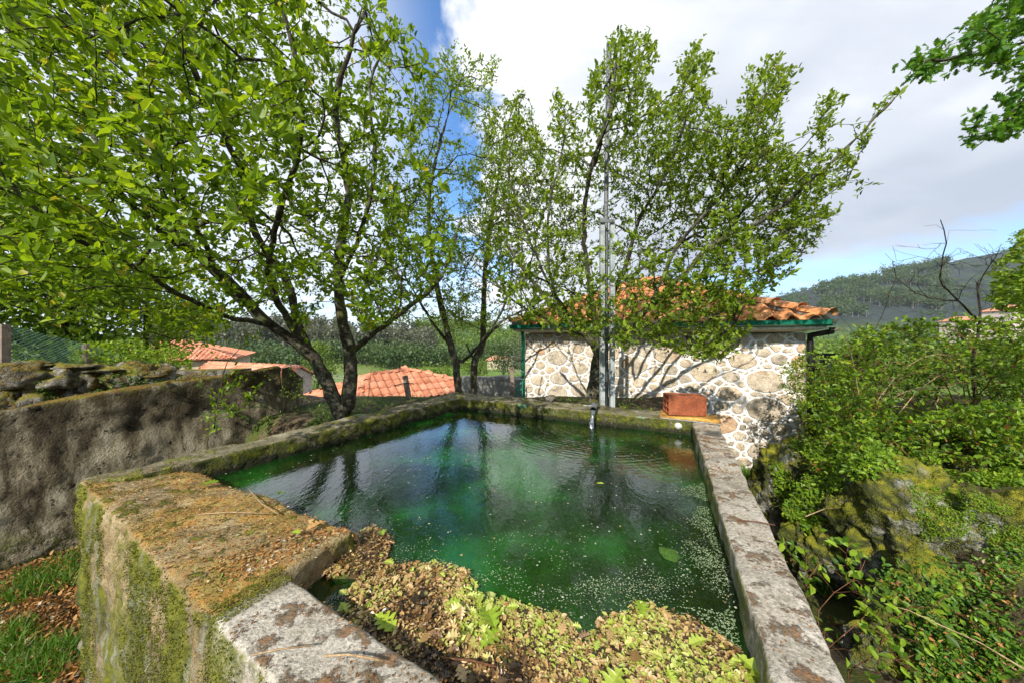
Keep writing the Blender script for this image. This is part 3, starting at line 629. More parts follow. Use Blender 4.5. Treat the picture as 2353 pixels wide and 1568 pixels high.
class Grow:
    def __init__(s, root): s.p = [Vector(root)]; s.par = [-1]; s.chain = []; s.d = [Vector((0, 0, 1))]; s.fix = {}; s.kd = None; s.new = 0; s.level = [0]
    def near(s, p, n=12):
        if s.kd is None or s.new > max(60, len(s.p)*.06):
            s.kd = kdtree.KDTree(len(s.p))
            for i, q in enumerate(s.p): s.kd.insert(q, i)
            s.kd.balance(); s.new = 0; s.nk = len(s.p)
        c = [i for _, i, _ in s.kd.find_n(p, n)]; c += range(s.nk, len(s.p)); return c
    def _push(s, p, par):
        s.p.append(p); s.par.append(par); s.d.append((p-s.p[par]).normalized()); s.new += 1; s.level.append(s.level[par]+1); return len(s.p)-1
    def limb(s, pts, r0, r1, wob=.02):
        pts = [Vector(q) for q in pts]; st = min(s.near(pts[0], 1), key=lambda i: (s.p[i]-pts[0]).length)
        pts = [s.p[st]]+pts if (s.p[st]-pts[0]).length > .03 else [s.p[st]]+pts[1:]
        out = []
        for k in range(len(pts)-1):
            a, b, c, d = pts[max(k-1, 0)], pts[k], pts[k+1], pts[min(k+2, len(pts)-1)]; n = max(1, int((c-b).length/.11))
            for q in range(1, n+1):
                t = q/n; out.append(.5*((2*b)+(c-a)*t+(2*a-5*b+4*c-d)*t*t+(3*b-a-3*c+d)*t*t*t)+Vector(rdir(1)[0])*wob*(0 if (q == n and k == len(pts)-2) else 1))
        ch = [st]
        for i, p in enumerate(out):
            j = s._push(p, ch[-1]); ch.append(j); s.fix[j] = r0+(r1-r0)*(i+1)/len(out)
        if st == 0: s.fix[0] = max(s.fix.get(0, 0), r0*1.15)
        s.chain.append(ch)
    def reach(s, pts, seg=.13, wob=.018, backcost=.9, up=.25, order=True):
        pts = [Vector(p) for p in pts]
        if order:
            key = []
            for p in pts: i = min(s.near(p, 3), key=lambda i: (s.p[i]-p).length); key.append((s.p[i]-p).length)
            pts = [pts[i] for i in sorted(range(len(pts)), key=lambda i: key[i]+random.random()*.25)]
        for p in pts:
            best, bc = None, 1e9
            for i in s.near(p, 14):
                v = p-s.p[i]; L = v.length
                if L < 1e-4: continue
                c = L*(1+backcost*(1-v.dot(s.d[i])/L))
                if c < bc: best, bc = i, c
            a = s.p[best]; L = (p-a).length
            if L < .05: continue
            c1 = a+s.d[best]*L*.35+(p-a)*.12; c2 = p-Vector((0, 0, 1))*L*up*.4-(p-a)*.3; n = max(2, int(L/seg)); ch = [best]
            for q in range(1, n+1):
                t = q/n; x = a*(1-t)**3+c1*3*t*(1-t)**2+c2*3*t*t*(1-t)+p*t**3
                ch.append(s._push(x+Vector(rdir(1)[0])*wob*(q < n), ch[-1]))
            s.chain.append(ch)
    def radii(s, tip=.0025, ex=.42, rmax=.2):
        w_ = np.zeros(len(s.p)); kids = np.zeros(len(s.p), int)
        for i in range(1, len(s.p)): kids[s.par[i]] += 1
        w_[kids == 0] = 1
        for i in range(len(s.p)-1, 0, -1): w_[s.par[i]] += w_[i]
        r = np.minimum(rmax, tip*np.maximum(w_, 1)**ex)
        for i, f in s.fix.items(): r[i] = max(f, min(r[i], f*1.4))
        for i in range(1, len(s.p)): r[i] = min(r[i], r[s.par[i]]*1.0)
        s.r = r; return r
    def wood(s, name, mat, parent, lo, hi, smooth=True):
        """chains whose start radius lies in [lo, hi)"""
        V = []; Fq = []; b = 0
        for ch in s.chain:
            r0 = s.r[ch[1]]
            if not (lo <= r0 < hi): continue
            n = 10 if r0 > .03 else 6 if r0 > .008 else 3
            P_ = np.array([s.p[i][:] for i in ch]); rr = np.array([min(s.r[ch[0]], s.r[ch[1]]*1.15)]+[s.r[i] for i in ch[1:]])
            d = np.gradient(P_, axis=0) if len(P_) > 1 else np.array([[0, 0, 1.]]); d = unit(d)
            ref = np.array([.31, .17, .93]) if abs(d[0][2]) < .85 else np.array([1, .1, 0.])
            x = unit(np.cross(d, ref)); y = np.cross(d, x); an = np.arange(n)*2*math.pi/n
            ring = P_[:, None]+(x[:, None]*np.cos(an)[None, :, None]+y[:, None]*np.sin(an)[None, :, None])*rr[:, None, None]
            if r0 > .03:
                q = ring.reshape(-1, 3); ring = q+np.array([[fb(t, 9, 3)*.25*r0]*3 for t in q])*unit(q-np.repeat(P_, n, 0)); ring = ring.reshape(-1, n, 3)
            V.append(ring.reshape(-1, 3)); m = len(ch); idx = b+np.arange(m*n).reshape(m, n); nx_ = np.roll(idx, -1, 1)
            Fq.append(np.stack([idx[:-1], nx_[:-1], nx_[1:], idx[1:]], -1).reshape(-1, 4)); b += m*n
        if V: return link(name, mesh(name, np.concatenate(V), np.concatenate(Fq), smooth), parent, mat)
    def leaf_nodes(s, rmax):
        ids = [i for i in range(1, len(s.p)) if s.r[i] < rmax and i not in s.fix]
        return np.array([s.p[i][:] for i in ids]), np.array([s.d[i][:] for i in ids]), ids
def put_leaves(g, name, parent, mat, per, size, rmax=.006, tmpl=(LEAF_V, LEAF_F), singles=0, spread=.035, upb=.45, bulk=None, bias=None, single_mesh=None, keep=None, rot=.9):
    pos, d, _ = g.leaf_nodes(rmax)
    k = np.array([not (random.random() < .85 and shades(p)) for p in pos]); pos, d = pos[k], d[k]
    if keep is not None: k = np.array([keep(p) for p in pos]); pos, d = pos[k], d[k]
    pos = np.repeat(pos, per, 0); d = np.repeat(d, per, 0); n = len(pos); k = rng.random(n) < .92; pos, d = pos[k], d[k]; n = len(pos)
    pos = pos+d*rng.uniform(-.06, .06, (n, 1))+rdir(n)*rng.random((n, 1))*spread
    ld = unit(d*.5+rdir(n)*rot+np.array([0, 0, upb])); up = unit(rdir(n)*.75+np.array([-.15, -.1, .9])); sz = rng.uniform(size[0], size[1], n)*rng.uniform(.8, 1.1, n)
    rn = np.clip(rng.beta(1.5, 1.5, n)*.93+.03, 0, 1); yl = rng.random(n) < .02; rn[yl] = 1.
    if singles:
        depth = np.maximum(.3, pos[:, 1]); px = np.abs(pos[:, 0]/depth)*F; vis = (pos[:, 1] > .3) & (px < 1190) & (np.abs((pos[:, 2]-CZ)/depth*F+14) < 800)
        app = np.where(vis, sz/depth, 0); top = np.argsort(-app)[:singles]; mk = np.zeros(n, bool); mk[top] = True; Fm = frames(ld, up)
        mes = []
        for k in range(6):
            v = tmpl[0].copy(); v[:, 2] *= .4+.3*k; mes.append(mesh('leaf', v, tmpl[1], False, np.full(len(v), .15+.14*k))); mes[-1].materials.append(mat)
        for i in top:
            o = link('leaf', random.choice(mes), parent); m3 = Matrix([list(r) for r in Fm[i].T])
            o.matrix_basis = Matrix.Translation(pos[i].tolist()) @ m3.to_4x4() @ Matrix.Scale(sz[i], 4)
        mk = ~mk; pos, ld, up, sz, rn = pos[mk], ld[mk], up[mk], sz[mk], rn[mk]
    bt = bulk or (L4 if tmpl[0] is LEAF_V else tmpl); return scatter(name, bt[0], bt[1], pos, ld, up, sz, rn, mat, parent)
def shades(p, lo=.35, hi=1.78):
    """does a leaf here keep the sun off the open part of the house wall?"""
    k = Vector((S.x, S.y)).dot(HN); t = (Vector((p[0], p[1]))-HO).dot(HN)/k
    if t < .1: return False
    h = Vector(p)-S*t; u = (h.xy-HO).dot(HU); return -.1 < u < HL and lo < h.z < hi and not (u > 3.3 and h.z < .95)
def cloud(poly, n, ylo, yhi, ell=None, ypow=1.0, clump=None):
    """random world points whose directions fall in a picture outline, between two depths, within an ellipsoid"""
    xs = [p[0] for p in poly]; ys = [p[1] for p in poly]; out = []; tries = 0
    while len(out) < n and tries < n*60:
        tries += 1; x, y = random.uniform(min(xs), max(xs)), random.uniform(min(ys), max(ys))
        if not inside((x, y), poly): continue
        Y = ylo+(yhi-ylo)*random.random()**ypow; p = P(x, y, Y)
        if ell is not None:
            c, r_ = ell; q = ((p.x-c[0])/r_[0])**2+((p.y-c[1])/r_[1])**2+((p.z-c[2])/r_[2])**2
            if q > 1: continue
        if clump and mn.noise(p*clump) < -.12: continue
        if random.random() < .9 and shades(p): continue
        out.append(p)
    return out

# ------------------------------------------------------------------ apple trees
# left
root = P(785, 962, 3.72); t1 = empty('apple_tree', root, 'big twin-trunked apple tree spreading over the left of the tank', 'tree', None)
g = Grow(root)
g.limb([root+Vector((0, 0, .02)), P(770, 925, 3.7), P(742, 862, 3.68), P(700, 800, 3.6), P(600, 730, 3.4), P(500, 620, 3.1), P(380, 540, 2.7), P(250, 420, 2.3)], .085, .018, .01)
g.limb([root+Vector((.04, 0, .02)), P(800, 905, 3.75), P(806, 830, 3.8), P(782, 700, 3.8), P(778, 600, 3.7), P(800, 420, 3.6), P(770, 250, 3.4), P(820, 60, 3.2)], .085, .016, .01)
g.limb([P(735, 850, 3.68), P(690, 760, 3.75), P(655, 640, 3.7), P(590, 540, 3.5), P(560, 400, 3.2), P(480, 250, 2.8), P(410, 60, 2.5), P(400, -120, 2.4)], .05, .014, .012)
g.limb([P(806, 810, 3.8), P(850, 770, 3.9), P(920, 720, 4.0), P(1010, 640, 4.2), P(1060, 500, 4.2)], .04, .010, .012)
g.limb([P(700, 795, 3.6), P(620, 650, 3.2), P(640, 490, 2.7), P(680, 380, 2.4), P(690, 200, 2.2), P(650, 30, 2.1)], .038, .012, .012)
g.limb([P(780, 640, 3.7), P(820, 560, 3.3), P(860, 400, 3.0), P(850, 200, 2.8), P(900, 90, 2.8)], .028, .008, .012)
g.limb([P(620, 745, 3.4), P(500, 720, 3.0), P(300, 610, 2.4), P(100, 500, 1.9), P(-50, 300, 1.7)], .03, .010, .012)
g.limb([P(560, 700, 3.3), P(430, 560, 3.4), P(240, 350, 3.2), P(90, 120, 3.0), P(0, -60, 3.0)], .03, .010, .012)
g.limb([P(500, 620, 3.1), P(400, 400, 2.5), P(330, 200, 2.1), P(280, 0, 1.9)], .024, .009, .012)
c1 = [(-260, -350), (860, -350), (890, -60), (905, 15), (880, 40), (955, 60), (930, 120), (990, 150), (1010, 230), (960, 330), (1010, 420), (1060, 560), (1010, 660), (930, 730), (850, 770), (800, 700), (740, 690), (700, 780), (640, 700), (560, 730), (480, 790), (400, 760), (280, 760), (150, 740), (-250, 700)]
ell1 = ((-2.3, 3.1, 4.1), (3.7, 3.0, 3.5))
g.reach(cloud(c1, 420, 1.9, 5.5, ell1, .8)); g.reach(cloud(c1, 3300, 1.8, 6.0, ell1, .8), wob=.012); g.reach(cloud([p for p in ((-260, -250), (720, -250), (700, 300), (560, 560), (-260, 700))], 650, 1.25, 2.2, ell1), wob=.012)
g.radii(.0022, .40, .05)
g.wood('trunk', M['bark'], t1, .03, 9); g.wood('branches', M['bark'], t1, .008, .03)['kind'] = 'stuff'; o = g.wood('twigs', M['twig'], t1, 0, .008); o['kind'] = 'stuff'
put_leaves(g, 'foliage', t1, M['leaf_apple'], 7, (.036, .076), .0065, singles=290, spread=.045)
pos, d, _ = g.leaf_nodes(.005); k = rng.random(len(pos)) < .10; pos = np.repeat(pos[k], 7, 0); n = len(pos)   # withered blossom
scatter('blossom', RH_V, RH_F, pos+rdir(n)*.014+[0, 0, .02], rdir(n), rdir(n), rng.uniform(.007, .015, n), np.clip(rng.normal(.88, .04, n), 0, .95), M['litter'], t1)
# right
root = P(1362, 925, 4.9); t2 = empty('apple_tree', root, 'apple tree with single thick trunk in front of the stone house wall', 'tree')
g = Grow(root)
g.limb([root+Vector((0, 0, .02)), P(1372, 860, 4.9), P(1376, 812, 4.88), P(1372, 780, 4.85)], .125, .09, .006)
g.limb([P(1372, 800, 4.87), P(1330, 755, 4.8), P(1290, 725, 4.7), P(1225, 650, 4.6), P(1160, 560, 4.5)], .06, .012, .01)
g.limb([P(1374, 790, 4.86), P(1362, 700, 4.7), P(1342, 560, 4.5), P(1350, 420, 4.0), P(1400, 250, 3.8), P(1420, 110, 3.8)], .05, .009, .012)
g.limb([P(1374, 790, 4.86), P(1400, 700, 4.8), P(1440, 600, 4.5), P(1470, 500, 4.2), P(1540, 380, 4.0), P(1600, 200, 3.9)], .045, .008, .012)
g.limb([P(1376, 795, 4.86), P(1430, 760, 4.6), P(1520, 680, 4.2), P(1640, 560, 3.8), P(1760, 500, 3.6), P(1900, 380, 3.4), P(2055, 225, 3.3)], .05, .006, .012)
g.limb([P(1500, 690, 4.05), P(1560, 560, 3.9), P(1680, 420, 3.7), P(1740, 300, 3.6), P(1760, 180, 3.6)], .028, .006, .012)
g.limb([P(1440, 640, 4.3), P(1500, 600, 4.6), P(1640, 520, 4.8), P(1760, 500, 4.7), P(1870, 470, 4.5)], .028, .006, .012)
g.limb([P(1330, 755, 4.3), P(1270, 660, 4.0), P(1260, 500, 3.8), P(1290, 350, 3.7), P(1300, 260, 3.7)], .03, .006, .012)
g.limb([P(1345, 770, 4.82), P(1280, 745, 4.5), P(1180, 690, 4.3), P(1090, 600, 4.2)], .024, .006, .012)
g.limb([P(1300, 730, 4.7), P(1220, 560, 4.3), P(1170, 400, 4.1), P(1190, 280, 4.0)], .024, .006, .012)
g.limb([P(1440, 750, 4.6), P(1590, 610, 4.6), P(1760, 430, 4.2), P(1880, 300, 3.9)], .03, .006, .012)
g.limb([P(1420, 760, 4.2), P(1560, 720, 4.0), P(1700, 640, 3.9), P(1820, 600, 3.8)], .022, .005, .012)
c2 = [(1150, 330), (1180, 250), (1215, 290), (1262, 330), (1270, 200), (1310, 230), (1345, 330), (1345, 180), (1390, 130), (1400, 85), (1440, 70), (1500, 80), (1505, 140), (1480, 200), (1540, 230), (1560, 140), (1610, 95), (1640, 130), (1620, 210), (1690, 290), (1720, 160), (1780, 130), (1830, 165), (1790, 260), (1800, 340), (1850, 370), (1880, 230), (1930, 215), (1900, 330), (1900, 390), (1960, 310), (2040, 215), (2075, 220), (2030, 290), (1980, 350), (1950, 420), (1900, 470), (1930, 500), (1880, 545), (1850, 600), (1800, 650), (1740, 680), (1700, 740), (1650, 830), (1560, 810), (1480, 780), (1420, 790), (1300, 760), (1200, 740), (1120, 640), (1100, 480)]
ell2 = ((1.5, 4.0, 3.9), (3.0, 1.9, 3.4))
g.reach(cloud(c2, 420, 3.0, 5.4, ell2)); g.reach(cloud(c2, 3300, 2.9, 5.6, ell2, .9), wob=.012)
low2 = [(1230, 740), (1350, 790), (1420, 800), (1480, 790), (1640, 840), (1700, 800), (1750, 700), (1500, 650)]
g.reach(cloud([(1500, 330), (1640, 300), (1780, 340), (1900, 400), (1900, 530), (1820, 620), (1700, 690), (1560, 700), (1460, 600)], 700, 2.9, 4.6), wob=.012)
g.reach(cloud(low2, 240, 3.2, 4.6), wob=.012)
for px, py in ((1420, 75), (1440, 100), (1490, 85), (1500, 120), (1600, 100), (1615, 130), (1760, 140), (1790, 160), (1810, 200), (1905, 215), (1925, 240), (2060, 212), (2040, 240), (2010, 425), (1975, 440), (1925, 480), (2000, 300), (1890, 560)): g.reach([P(px, py, 3.5)], order=False)
g.radii(.0021, .40, .05)
g.wood('trunk', M['bark'], t2, .03, 9); g.wood('branches', M['bark'], t2, .008, .03)['kind'] = 'stuff'; g.wood('twigs', M['twig'], t2, 0, .008)['kind'] = 'stuff'
put_leaves(g, 'foliage', t2, M['leaf_apple2'], 5, (.040, .076), .0062, singles=240, spread=.035, keep=lambda p: not (p[1] < 4.25 and abs(p[0]/p[1]*F+CX-1394) < 13 and random.random() < .8))
pos, d, _ = g.leaf_nodes(.005); k = rng.random(len(pos)) < .12; pos = np.repeat(pos[k], 7, 0); n = len(pos)
scatter('blossom', RH_V, RH_F, pos+rdir(n)*.014+[0, 0, .02], rdir(n), rdir(n), rng.uniform(.007, .015, n), np.clip(rng.normal(.86, .04, n), 0, .95), M['litter'], t2)
# the two slender trees behind the far corner
for (bx, lab, limbs, poly, nn, sd) in (
    (1055, 'slender dark-barked apple tree behind the far tank corner, left of its twin', [[(1048, 840), (1030, 770), (1000, 640), (985, 480), (1010, 330), (1060, 180)], [(1062, 830), (1110, 780), (1160, 700), (1180, 600)], [(1030, 790), (980, 720), (920, 620)]],
     [(850, 720), (870, 520), (930, 330), (960, 220), (1010, 120), (1050, 90), (1090, 110), (1150, 130), (1130, 220), (1180, 320), (1190, 420), (1210, 600), (1190, 740), (1060, 760), (950, 750)], 850, 1),
    (1078, 'slender pale-barked apple tree behind the far tank corner, right of its twin', [[(1090, 830), (1108, 790), (1110, 700), (1120, 560), (1150, 380), (1180, 230)], [(1100, 800), (1150, 740), (1230, 700), (1280, 660)], [(1092, 830), (1070, 790)]],
     [(1000, 740), (1040, 500), (1100, 330), (1150, 230), (1200, 195), (1215, 250), (1250, 330), (1310, 420), (1350, 560), (1340, 690), (1260, 750), (1120, 740)], 900, 2)):
    Yb = 5.6+.3*sd; root = P(bx+(10 if sd == 2 else 0), 915, Yb); t = empty('apple_tree', root, lab, 'tree'); g = Grow(root)
    for k, lm in enumerate(limbs): g.limb(([root+Vector((0, 0, .03))] if k == 0 else [])+[P(x, y, Yb+(.25*math.sin(q+k))) for q, (x, y) in enumerate(lm)], .075 if k == 0 else .035, .010, .01)
    g.reach(cloud(poly, 150, Yb-1.3, Yb+1.5)); g.reach(cloud(poly, nn, Yb-1.5, Yb+1.8, None, 1.), wob=.012); g.radii(.003, .40, .06)
    g.wood('trunk', M['bark'], t, .03, 9); g.wood('branches', M['bark'], t, .009, .03)['kind'] = 'stuff'; g.wood('twigs', M['twig'], t, 0, .009)['kind'] = 'stuff'
    put_leaves(g, 'foliage', t, M['leaf_apple' if sd == 1 else 'leaf_apple2'], 7, (.04, .07), .008, singles=0, spread=.05)

# oak to the right and behind: boughs reach into the top right corner, unseen rear crown is added for its dappled shade
root = Vector((4.6, -1.2, 0.9)); t = empty('oak_tree', root, 'oak whose leafy boughs hang into the upper right corner', 'tree'); g = Grow(root)
g.limb([root+Vector((0, 0, .1)), root+Vector((-.1, .1, 2)), root+Vector((-.2, .2, 4.2)), root+Vector((0, 0, 6))], .22, .06, .03)
g.limb([root+Vector((-.1, .1, 2.2)), Vector((4.6, 1.2, 4.6)), P(2352, 60, 2.6), P(2250, 120, 2.6), P(2110, 150, 2.6)], .07, .008, .02)
g.limb([root+Vector((-.1, .1, 2.0)), Vector((5.0, 1.4, 3.6)), P(2400, 230, 2.8), P(2330, 280, 2.8), P(2240, 310, 2.8)], .05, .008, .02)
g.limb([root+Vector((-.2, .2, 3.0)), Vector((3.4, -1.4, 5.2)), Vector((1.6, -2.2, 5.6)), Vector((-.2, -2.6, 5.8))], .08, .02, .03)
oakpoly = [(2085, 155), (2100, 110), (2170, 90), (2240, 40), (2260, 0), (2300, -60), (2700, -200), (2700, 420), (2420, 350), (2360, 300), (2250, 325), (2225, 330), (2240, 290), (2300, 230), (2350, 215), (2330, 175), (2260, 150), (2200, 160), (2120, 175)]
g.reach(cloud(oakpoly, 560, 2.3, 3.3), wob=.01, seg=.1)
g.reach([P(x, y, 2.6) for x, y in ((2095, 150), (2110, 135), (2120, 165), (2100, 172), (2235, 325), (2230, 300), (2250, 265), (2235, 262), (2350, 0))], order=False)
cr = []
while len(cr) < 130:
    q = Vector((random.uniform(-2.6, 7), random.uniform(-4.8, -.4), random.uniform(4.0, 7.5)))
    if ((q.x-2.6)/4.6)**2+((q.y+2.2)/2.4)**2+((q.z-5.7)/1.8)**2 < 1 and mn.noise(q*.7) > -.02: cr.append(q)
g.reach(cr); g.radii(.0026, .42, .12)
g.wood('trunk', M['bark'], t, .03, 9); g.wood('branches', M['bark'], t, .009, .03)['kind'] = 'stuff'; g.wood('twigs', M['twig'], t, 0, .009)['kind'] = 'stuff'
front = lambda p: p[1] > 1.0
put_leaves(g, 'foliage', t, M['leaf_oak'], 8, (.045, .08), .0068, (OAK_V, OAK_F), 120, .05, .15, keep=front)
put_leaves(g, 'foliage', t, M['leaf_oak'], 6, (.07, .12), .0068, (RH_V, RH_F), 0, .06, .15, keep=lambda p: not front(p))

# generic bushes --------------------------------------------------
def bush(name, cat, label, roots, poly, n, ylo, yhi, mat, per, size, tmpl=(LEAF_V, LEAF_F), ell=None, tip=.0016, singles=0, clump=None, wood='reddry', spread=.04, upb=.25, ypow=1., group=None, rough_n=40):
    roots = [Vector(r) for r in roots]; t = empty(name, roots[0], label, cat, group); g = Grow(roots[0]+Vector((0, 0, -.1)))
    for k, r in enumerate(roots): g.limb([r+Vector((0, 0, .02)), r+Vector((random.uniform(-.1, .1), random.uniform(-.1, .1), .35))], tip*3.5, tip*3, .01) if k == 0 else (g.p.append(r), g.par.append(0), g.d.append(Vector((0, 0, 1))), g.level.append(0))
    if len(roots) > 1: g.kd = None
    g.reach(cloud(poly, rough_n, ylo, yhi, ell, ypow), wob=.02); g.reach(cloud(poly, n, ylo, yhi, ell, ypow, clump), wob=.015)
    g.radii(tip, .36, .03); g.wood('stems', M[wood], t, 0, 9)['kind'] = 'stuff'
    put_leaves(g, 'foliage', t, M[mat], per, size, .02, tmpl, singles, spread, upb); return t, g
# brambles on the right bank
hb = lambda px, Y: P(px, 1200, Y).xy
def gr(px, Y): x = (px-CX)/F*Y; return Vector((x, Y, height(x, Y)))
bush('bramble_thicket', 'bramble', 'dense bramble thicket on the bank with bare canes above it', [gr(2230, 3.6), gr(2000, 4.2), gr(2330, 4.2)], [(1880, 900), (1960, 760), (2060, 740), (2160, 735), (2280, 730), (2600, 690), (2600, 1100), (2200, 1090), (2000, 1060), (1880, 1010)], 2500, 2.9, 5.4, 'leaf_bramble', 7, (.032, .066), ypow=.9, singles=250, clump=1.5, rough_n=120)
for k in range(34):
    a = gr(random.uniform(1930, 2330), random.uniform(3.3, 4.6)); b = P(random.uniform(1900, 2340), random.uniform(740, 960), random.uniform(3.0, 4.6)); c = (a+b)/2; c.z = max(a.z, b.z)+random.uniform(-.1, .25)
    if k == 0: thick = [o for o in scn.objects if o.name == 'bramble_thicket'][0]
    mb = MB(); mb.tube([a*(1-t_)**2+c*2*t_*(1-t_)+b*t_*t_ for t_ in np.linspace(0, 1, 9)], list(np.linspace(.006, .0025, 9)), 5); mb.build('cane', M['reddry' if k % 3 else 'drytwig'], thick, True)
bush('hawthorn_bush', 'bush', 'airy bright green bush covering the right end of the house wall', [gr(1900, 4.3), gr(1850, 4.5)], [(1790, 880), (1800, 840), (1860, 800), (1930, 830), (2000, 860), (2050, 960), (2020, 1060), (1900, 1080), (1830, 1050), (1850, 960)], 850, 3.7, 4.9, 'leaf_bright', 7, (.022, .048), clump=2., singles=60)
bush('hazel_shrub', 'shrub', 'tall yellow-green shrub at the right edge rising above the brambles', [gr(2330, 4.6), gr(2400, 4.4)], [(2275, 690), (2290, 600), (2330, 540), (2600, 420), (2600, 760), (2310, 720)], 700, 4.0, 5.2, 'leaf_bright', 9, (.045, .08), clump=1.)
bush('bramble_thicket', 'bramble', 'low dark bramble and ivy spilling over the bank above the big boulder', [gr(2150, 2.8), gr(2300, 2.9)], [(1880, 1010), (2000, 960), (2200, 940), (2600, 900), (2600, 1060), (2250, 1060), (2100, 1080), (1950, 1110), (1860, 1080)], 1700, 2.6, 3.9, 'leaf_bramble', 7, (.03, .06), singles=80, clump=2.)
# leafless shrub
def bare():
    root = gr(2240, 4.0); t = empty('bare_shrub', root, 'leafless thorny shrub with thin twigs standing against the sky at the right', 'shrub'); g = Grow(root)
    g.limb([root+Vector((0, 0, .05)), P(2235, 850, 4.0), P(2250, 740, 4.0), P(2245, 650, 4.0)], .022, .010, .01)
    g.limb([P(2250, 740, 4.0), P(2200, 690, 3.9), P(2160, 640, 3.8), P(2172, 560, 3.8), P(2160, 505, 3.8)], .014, .004, .008)
    g.limb([P(2200, 690, 3.9), P(2120, 680, 3.8), P(2060, 640, 3.7), P(2050, 600, 3.7)], .010, .003, .01)
    g.limb([P(1990, 800, 3.6), P(1960, 760, 3.6), P(1900, 700, 3.5)], .005, .002, .01) 
    g.reach([P(x, y, random.uniform(3.6, 4.1)) for x, y in ((2120, 520), (2180, 530), (2240, 530), (2300, 560), (2260, 610), (2140, 560), (2110, 590), (2060, 600), (2030, 650), (2090, 650), (2200, 570), (2230, 640), (2290, 530), (2100, 620), (2150, 600), (2320, 600), (2040, 700), (2020, 640))], wob=.02, order=False)
    g.reach([P(random.uniform(2020, 2310), random.uniform(560, 720), random.uniform(3.6, 4.2)) for _ in range(190)], wob=.012); g.radii(.0016, .42, .02)
    g.wood('twigs', M['twig'], t, 0, 9)
bare()

# young shoots in front of the boundary wall
def shoot(name, cat, label, pts, cl, mat, per, size, r=.008, n=30, singles=60, wood='twig'):
    pts = [Vector(p) for p in pts]; t = empty(name, pts[0], label, cat); g = Grow(pts[0]); g.limb(pts[1:], r, r*.4, .008); g.reach(cl, wob=.01, seg=.08); g.radii(.0014, .35, .02)
    g.wood('stem', M[wood], t, 0, 9)
    if per: put_leaves(g, 'foliage', t, M[mat], per, size, .05, singles=singles, spread=.03)
shoot('apple_sapling', 'sapling', 'thin leafy sapling leaning in front of the dark wall', [P(492, 985, 2.75), P(505, 900, 2.8), P(520, 830, 2.9), P(560, 790, 3.0)], [P(random.gauss(520, 35), random.gauss(915, 40), random.uniform(2.7, 3.1)) for _ in range(34)]+[P(random.gauss(560, 18), random.gauss(775, 12), 3.0) for _ in range(9)]+[P(590, 885, 2.9), P(600, 882, 2.9), P(580, 900, 2.9), P(480, 960, 2.7), P(495, 985, 2.7)], 'leaf_bright', 4, (.03, .055))
shoot('rose_sapling', 'sapling', 'wispy small-leaved sapling at the end of the dark wall', [P(646, 985, 3.6), P(652, 930, 3.7), P(672, 890, 3.75), P(700, 860, 3.8)], [P(random.gauss(680, 25), random.gauss(885, 25), random.uniform(3.5, 4.0)) for _ in range(30)], 'leaf_bright', 4, (.018, .032), .006)
shoot('bare_sapling', 'sapling', 'pale forked bare sapling in front of the large orange roof', [P(842, 945, 4.0), P(848, 900, 4.05), P(853, 850, 4.1)], [P(840, 855, 4.05), P(870, 840, 4.1), P(835, 875, 4.0), P(880, 835, 4.1), P(850, 815, 4.1)], 'leaf_bright', 0, (.02, .03), .007, singles=0, wood='drytwig')

# ------------------------------------------------------------------ mast, brick, board and small things on the far rim
mast = empty('steel_mast', P(1390, 940, 4.1), 'tall grey steel mast clamped between two shorter posts behind the far rim', 'mast')
for x, wp, mt, lab in ((1383, .058, 'galv', 'left pale galvanised square post'), (1406, .058, 'galv', 'right pale galvanised square post')):
    mb = MB(); a, b = P(x, 945, 4.08), P(x, 505, 4.08); mb.bar(a, b, wp, wp); tag(mb.build('post', M[mt], mast), lab)
mb = MB(); mb.tube([P(1392, 945, 4.16), P(1392, 480, 4.16), P(1398, 100, 4.16)], .030, 12); mb.build('tall_pole', M['galvdark'], mast, True)
for y in (508, 640):
    mb = MB(); mb.bar(P(1378, y, 4.03), P(1411, y, 4.03), .012, .04); mb.build('clamp', M['galvdark'], mast); mb = MB(); mb.bar(P(1378, y, 4.2), P(1411, y, 4.2), .012, .04); mb.build('clamp', M['galvdark'], mast)
def brick():
    c = G(1571, 951, 1.135); c.z = 1.15; ux = Vector((.985, -.17, 0)).normalized(); uy = Vector((.17, .985, 0)); t = empty('hollow_brick', c, 'red hollow clay brick with ribbed face lying on the yellow board', 'brick')
    L, D, H = .375, .20, .205; n = 22; mb = MB()
    for s in (-1, 1):
        for k in range(n):
            z0 = H*k/n; z1 = H*(k+.72)/n; y = s*D/2
            mb.bar(c-ux*L/2+uy*(y-s*.004)+Vector((0, 0, (z0+z1)/2)), c+ux*L/2+uy*(y-s*.004)+Vector((0, 0, (z0+z1)/2)), .012, z1-z0)
    mb.build('ribbed_face', M['brick'], t)
    mb = MB()                                            # webs and shells: holes run lengthwise
    for z in (.006, H/3, 2*H/3, H-.006): mb.bar(c-ux*L/2+Vector((0, 0, z)), c+ux*L/2+Vector((0, 0, z)), D-.014, .012)
    for y in (-D/2+.012, 0, D/2-.012): mb.bar(c-ux*(L/2-.001)+uy*y+Vector((0, 0, H/2)), c+ux*(L/2-.001)+uy*y+Vector((0, 0, H/2)), .011, H-.024)
    mb.build('web', M['brick'], t)
brick()
def board():
    a, b = G(1515, 957, 1.11), G(1654, 972, 1.11); d = (b-a).normalized(); nn = Vector((-d.y, d.x, 0)); q = [a-nn*.02, b-nn*.02, b+nn*.24, a+nn*.24]
    o = rblock('board', [x.xy for x in q], 1.112, [1.136, 1.146, 1.142, 1.136], .02, .006, .006, 9, M['board']); tag(o, 'split yellow-brown wooden board lying under the hollow brick on the rim', 'board')
    o = rblock('slate', [x.xy+Vector((.0, -.012)) for x in q], 1.1065, 1.1115, .04, .002, 0, 1, M['galv']); tag(o, 'thin grey slate sheet under the wooden board on the rim corner', 'slate')
board()
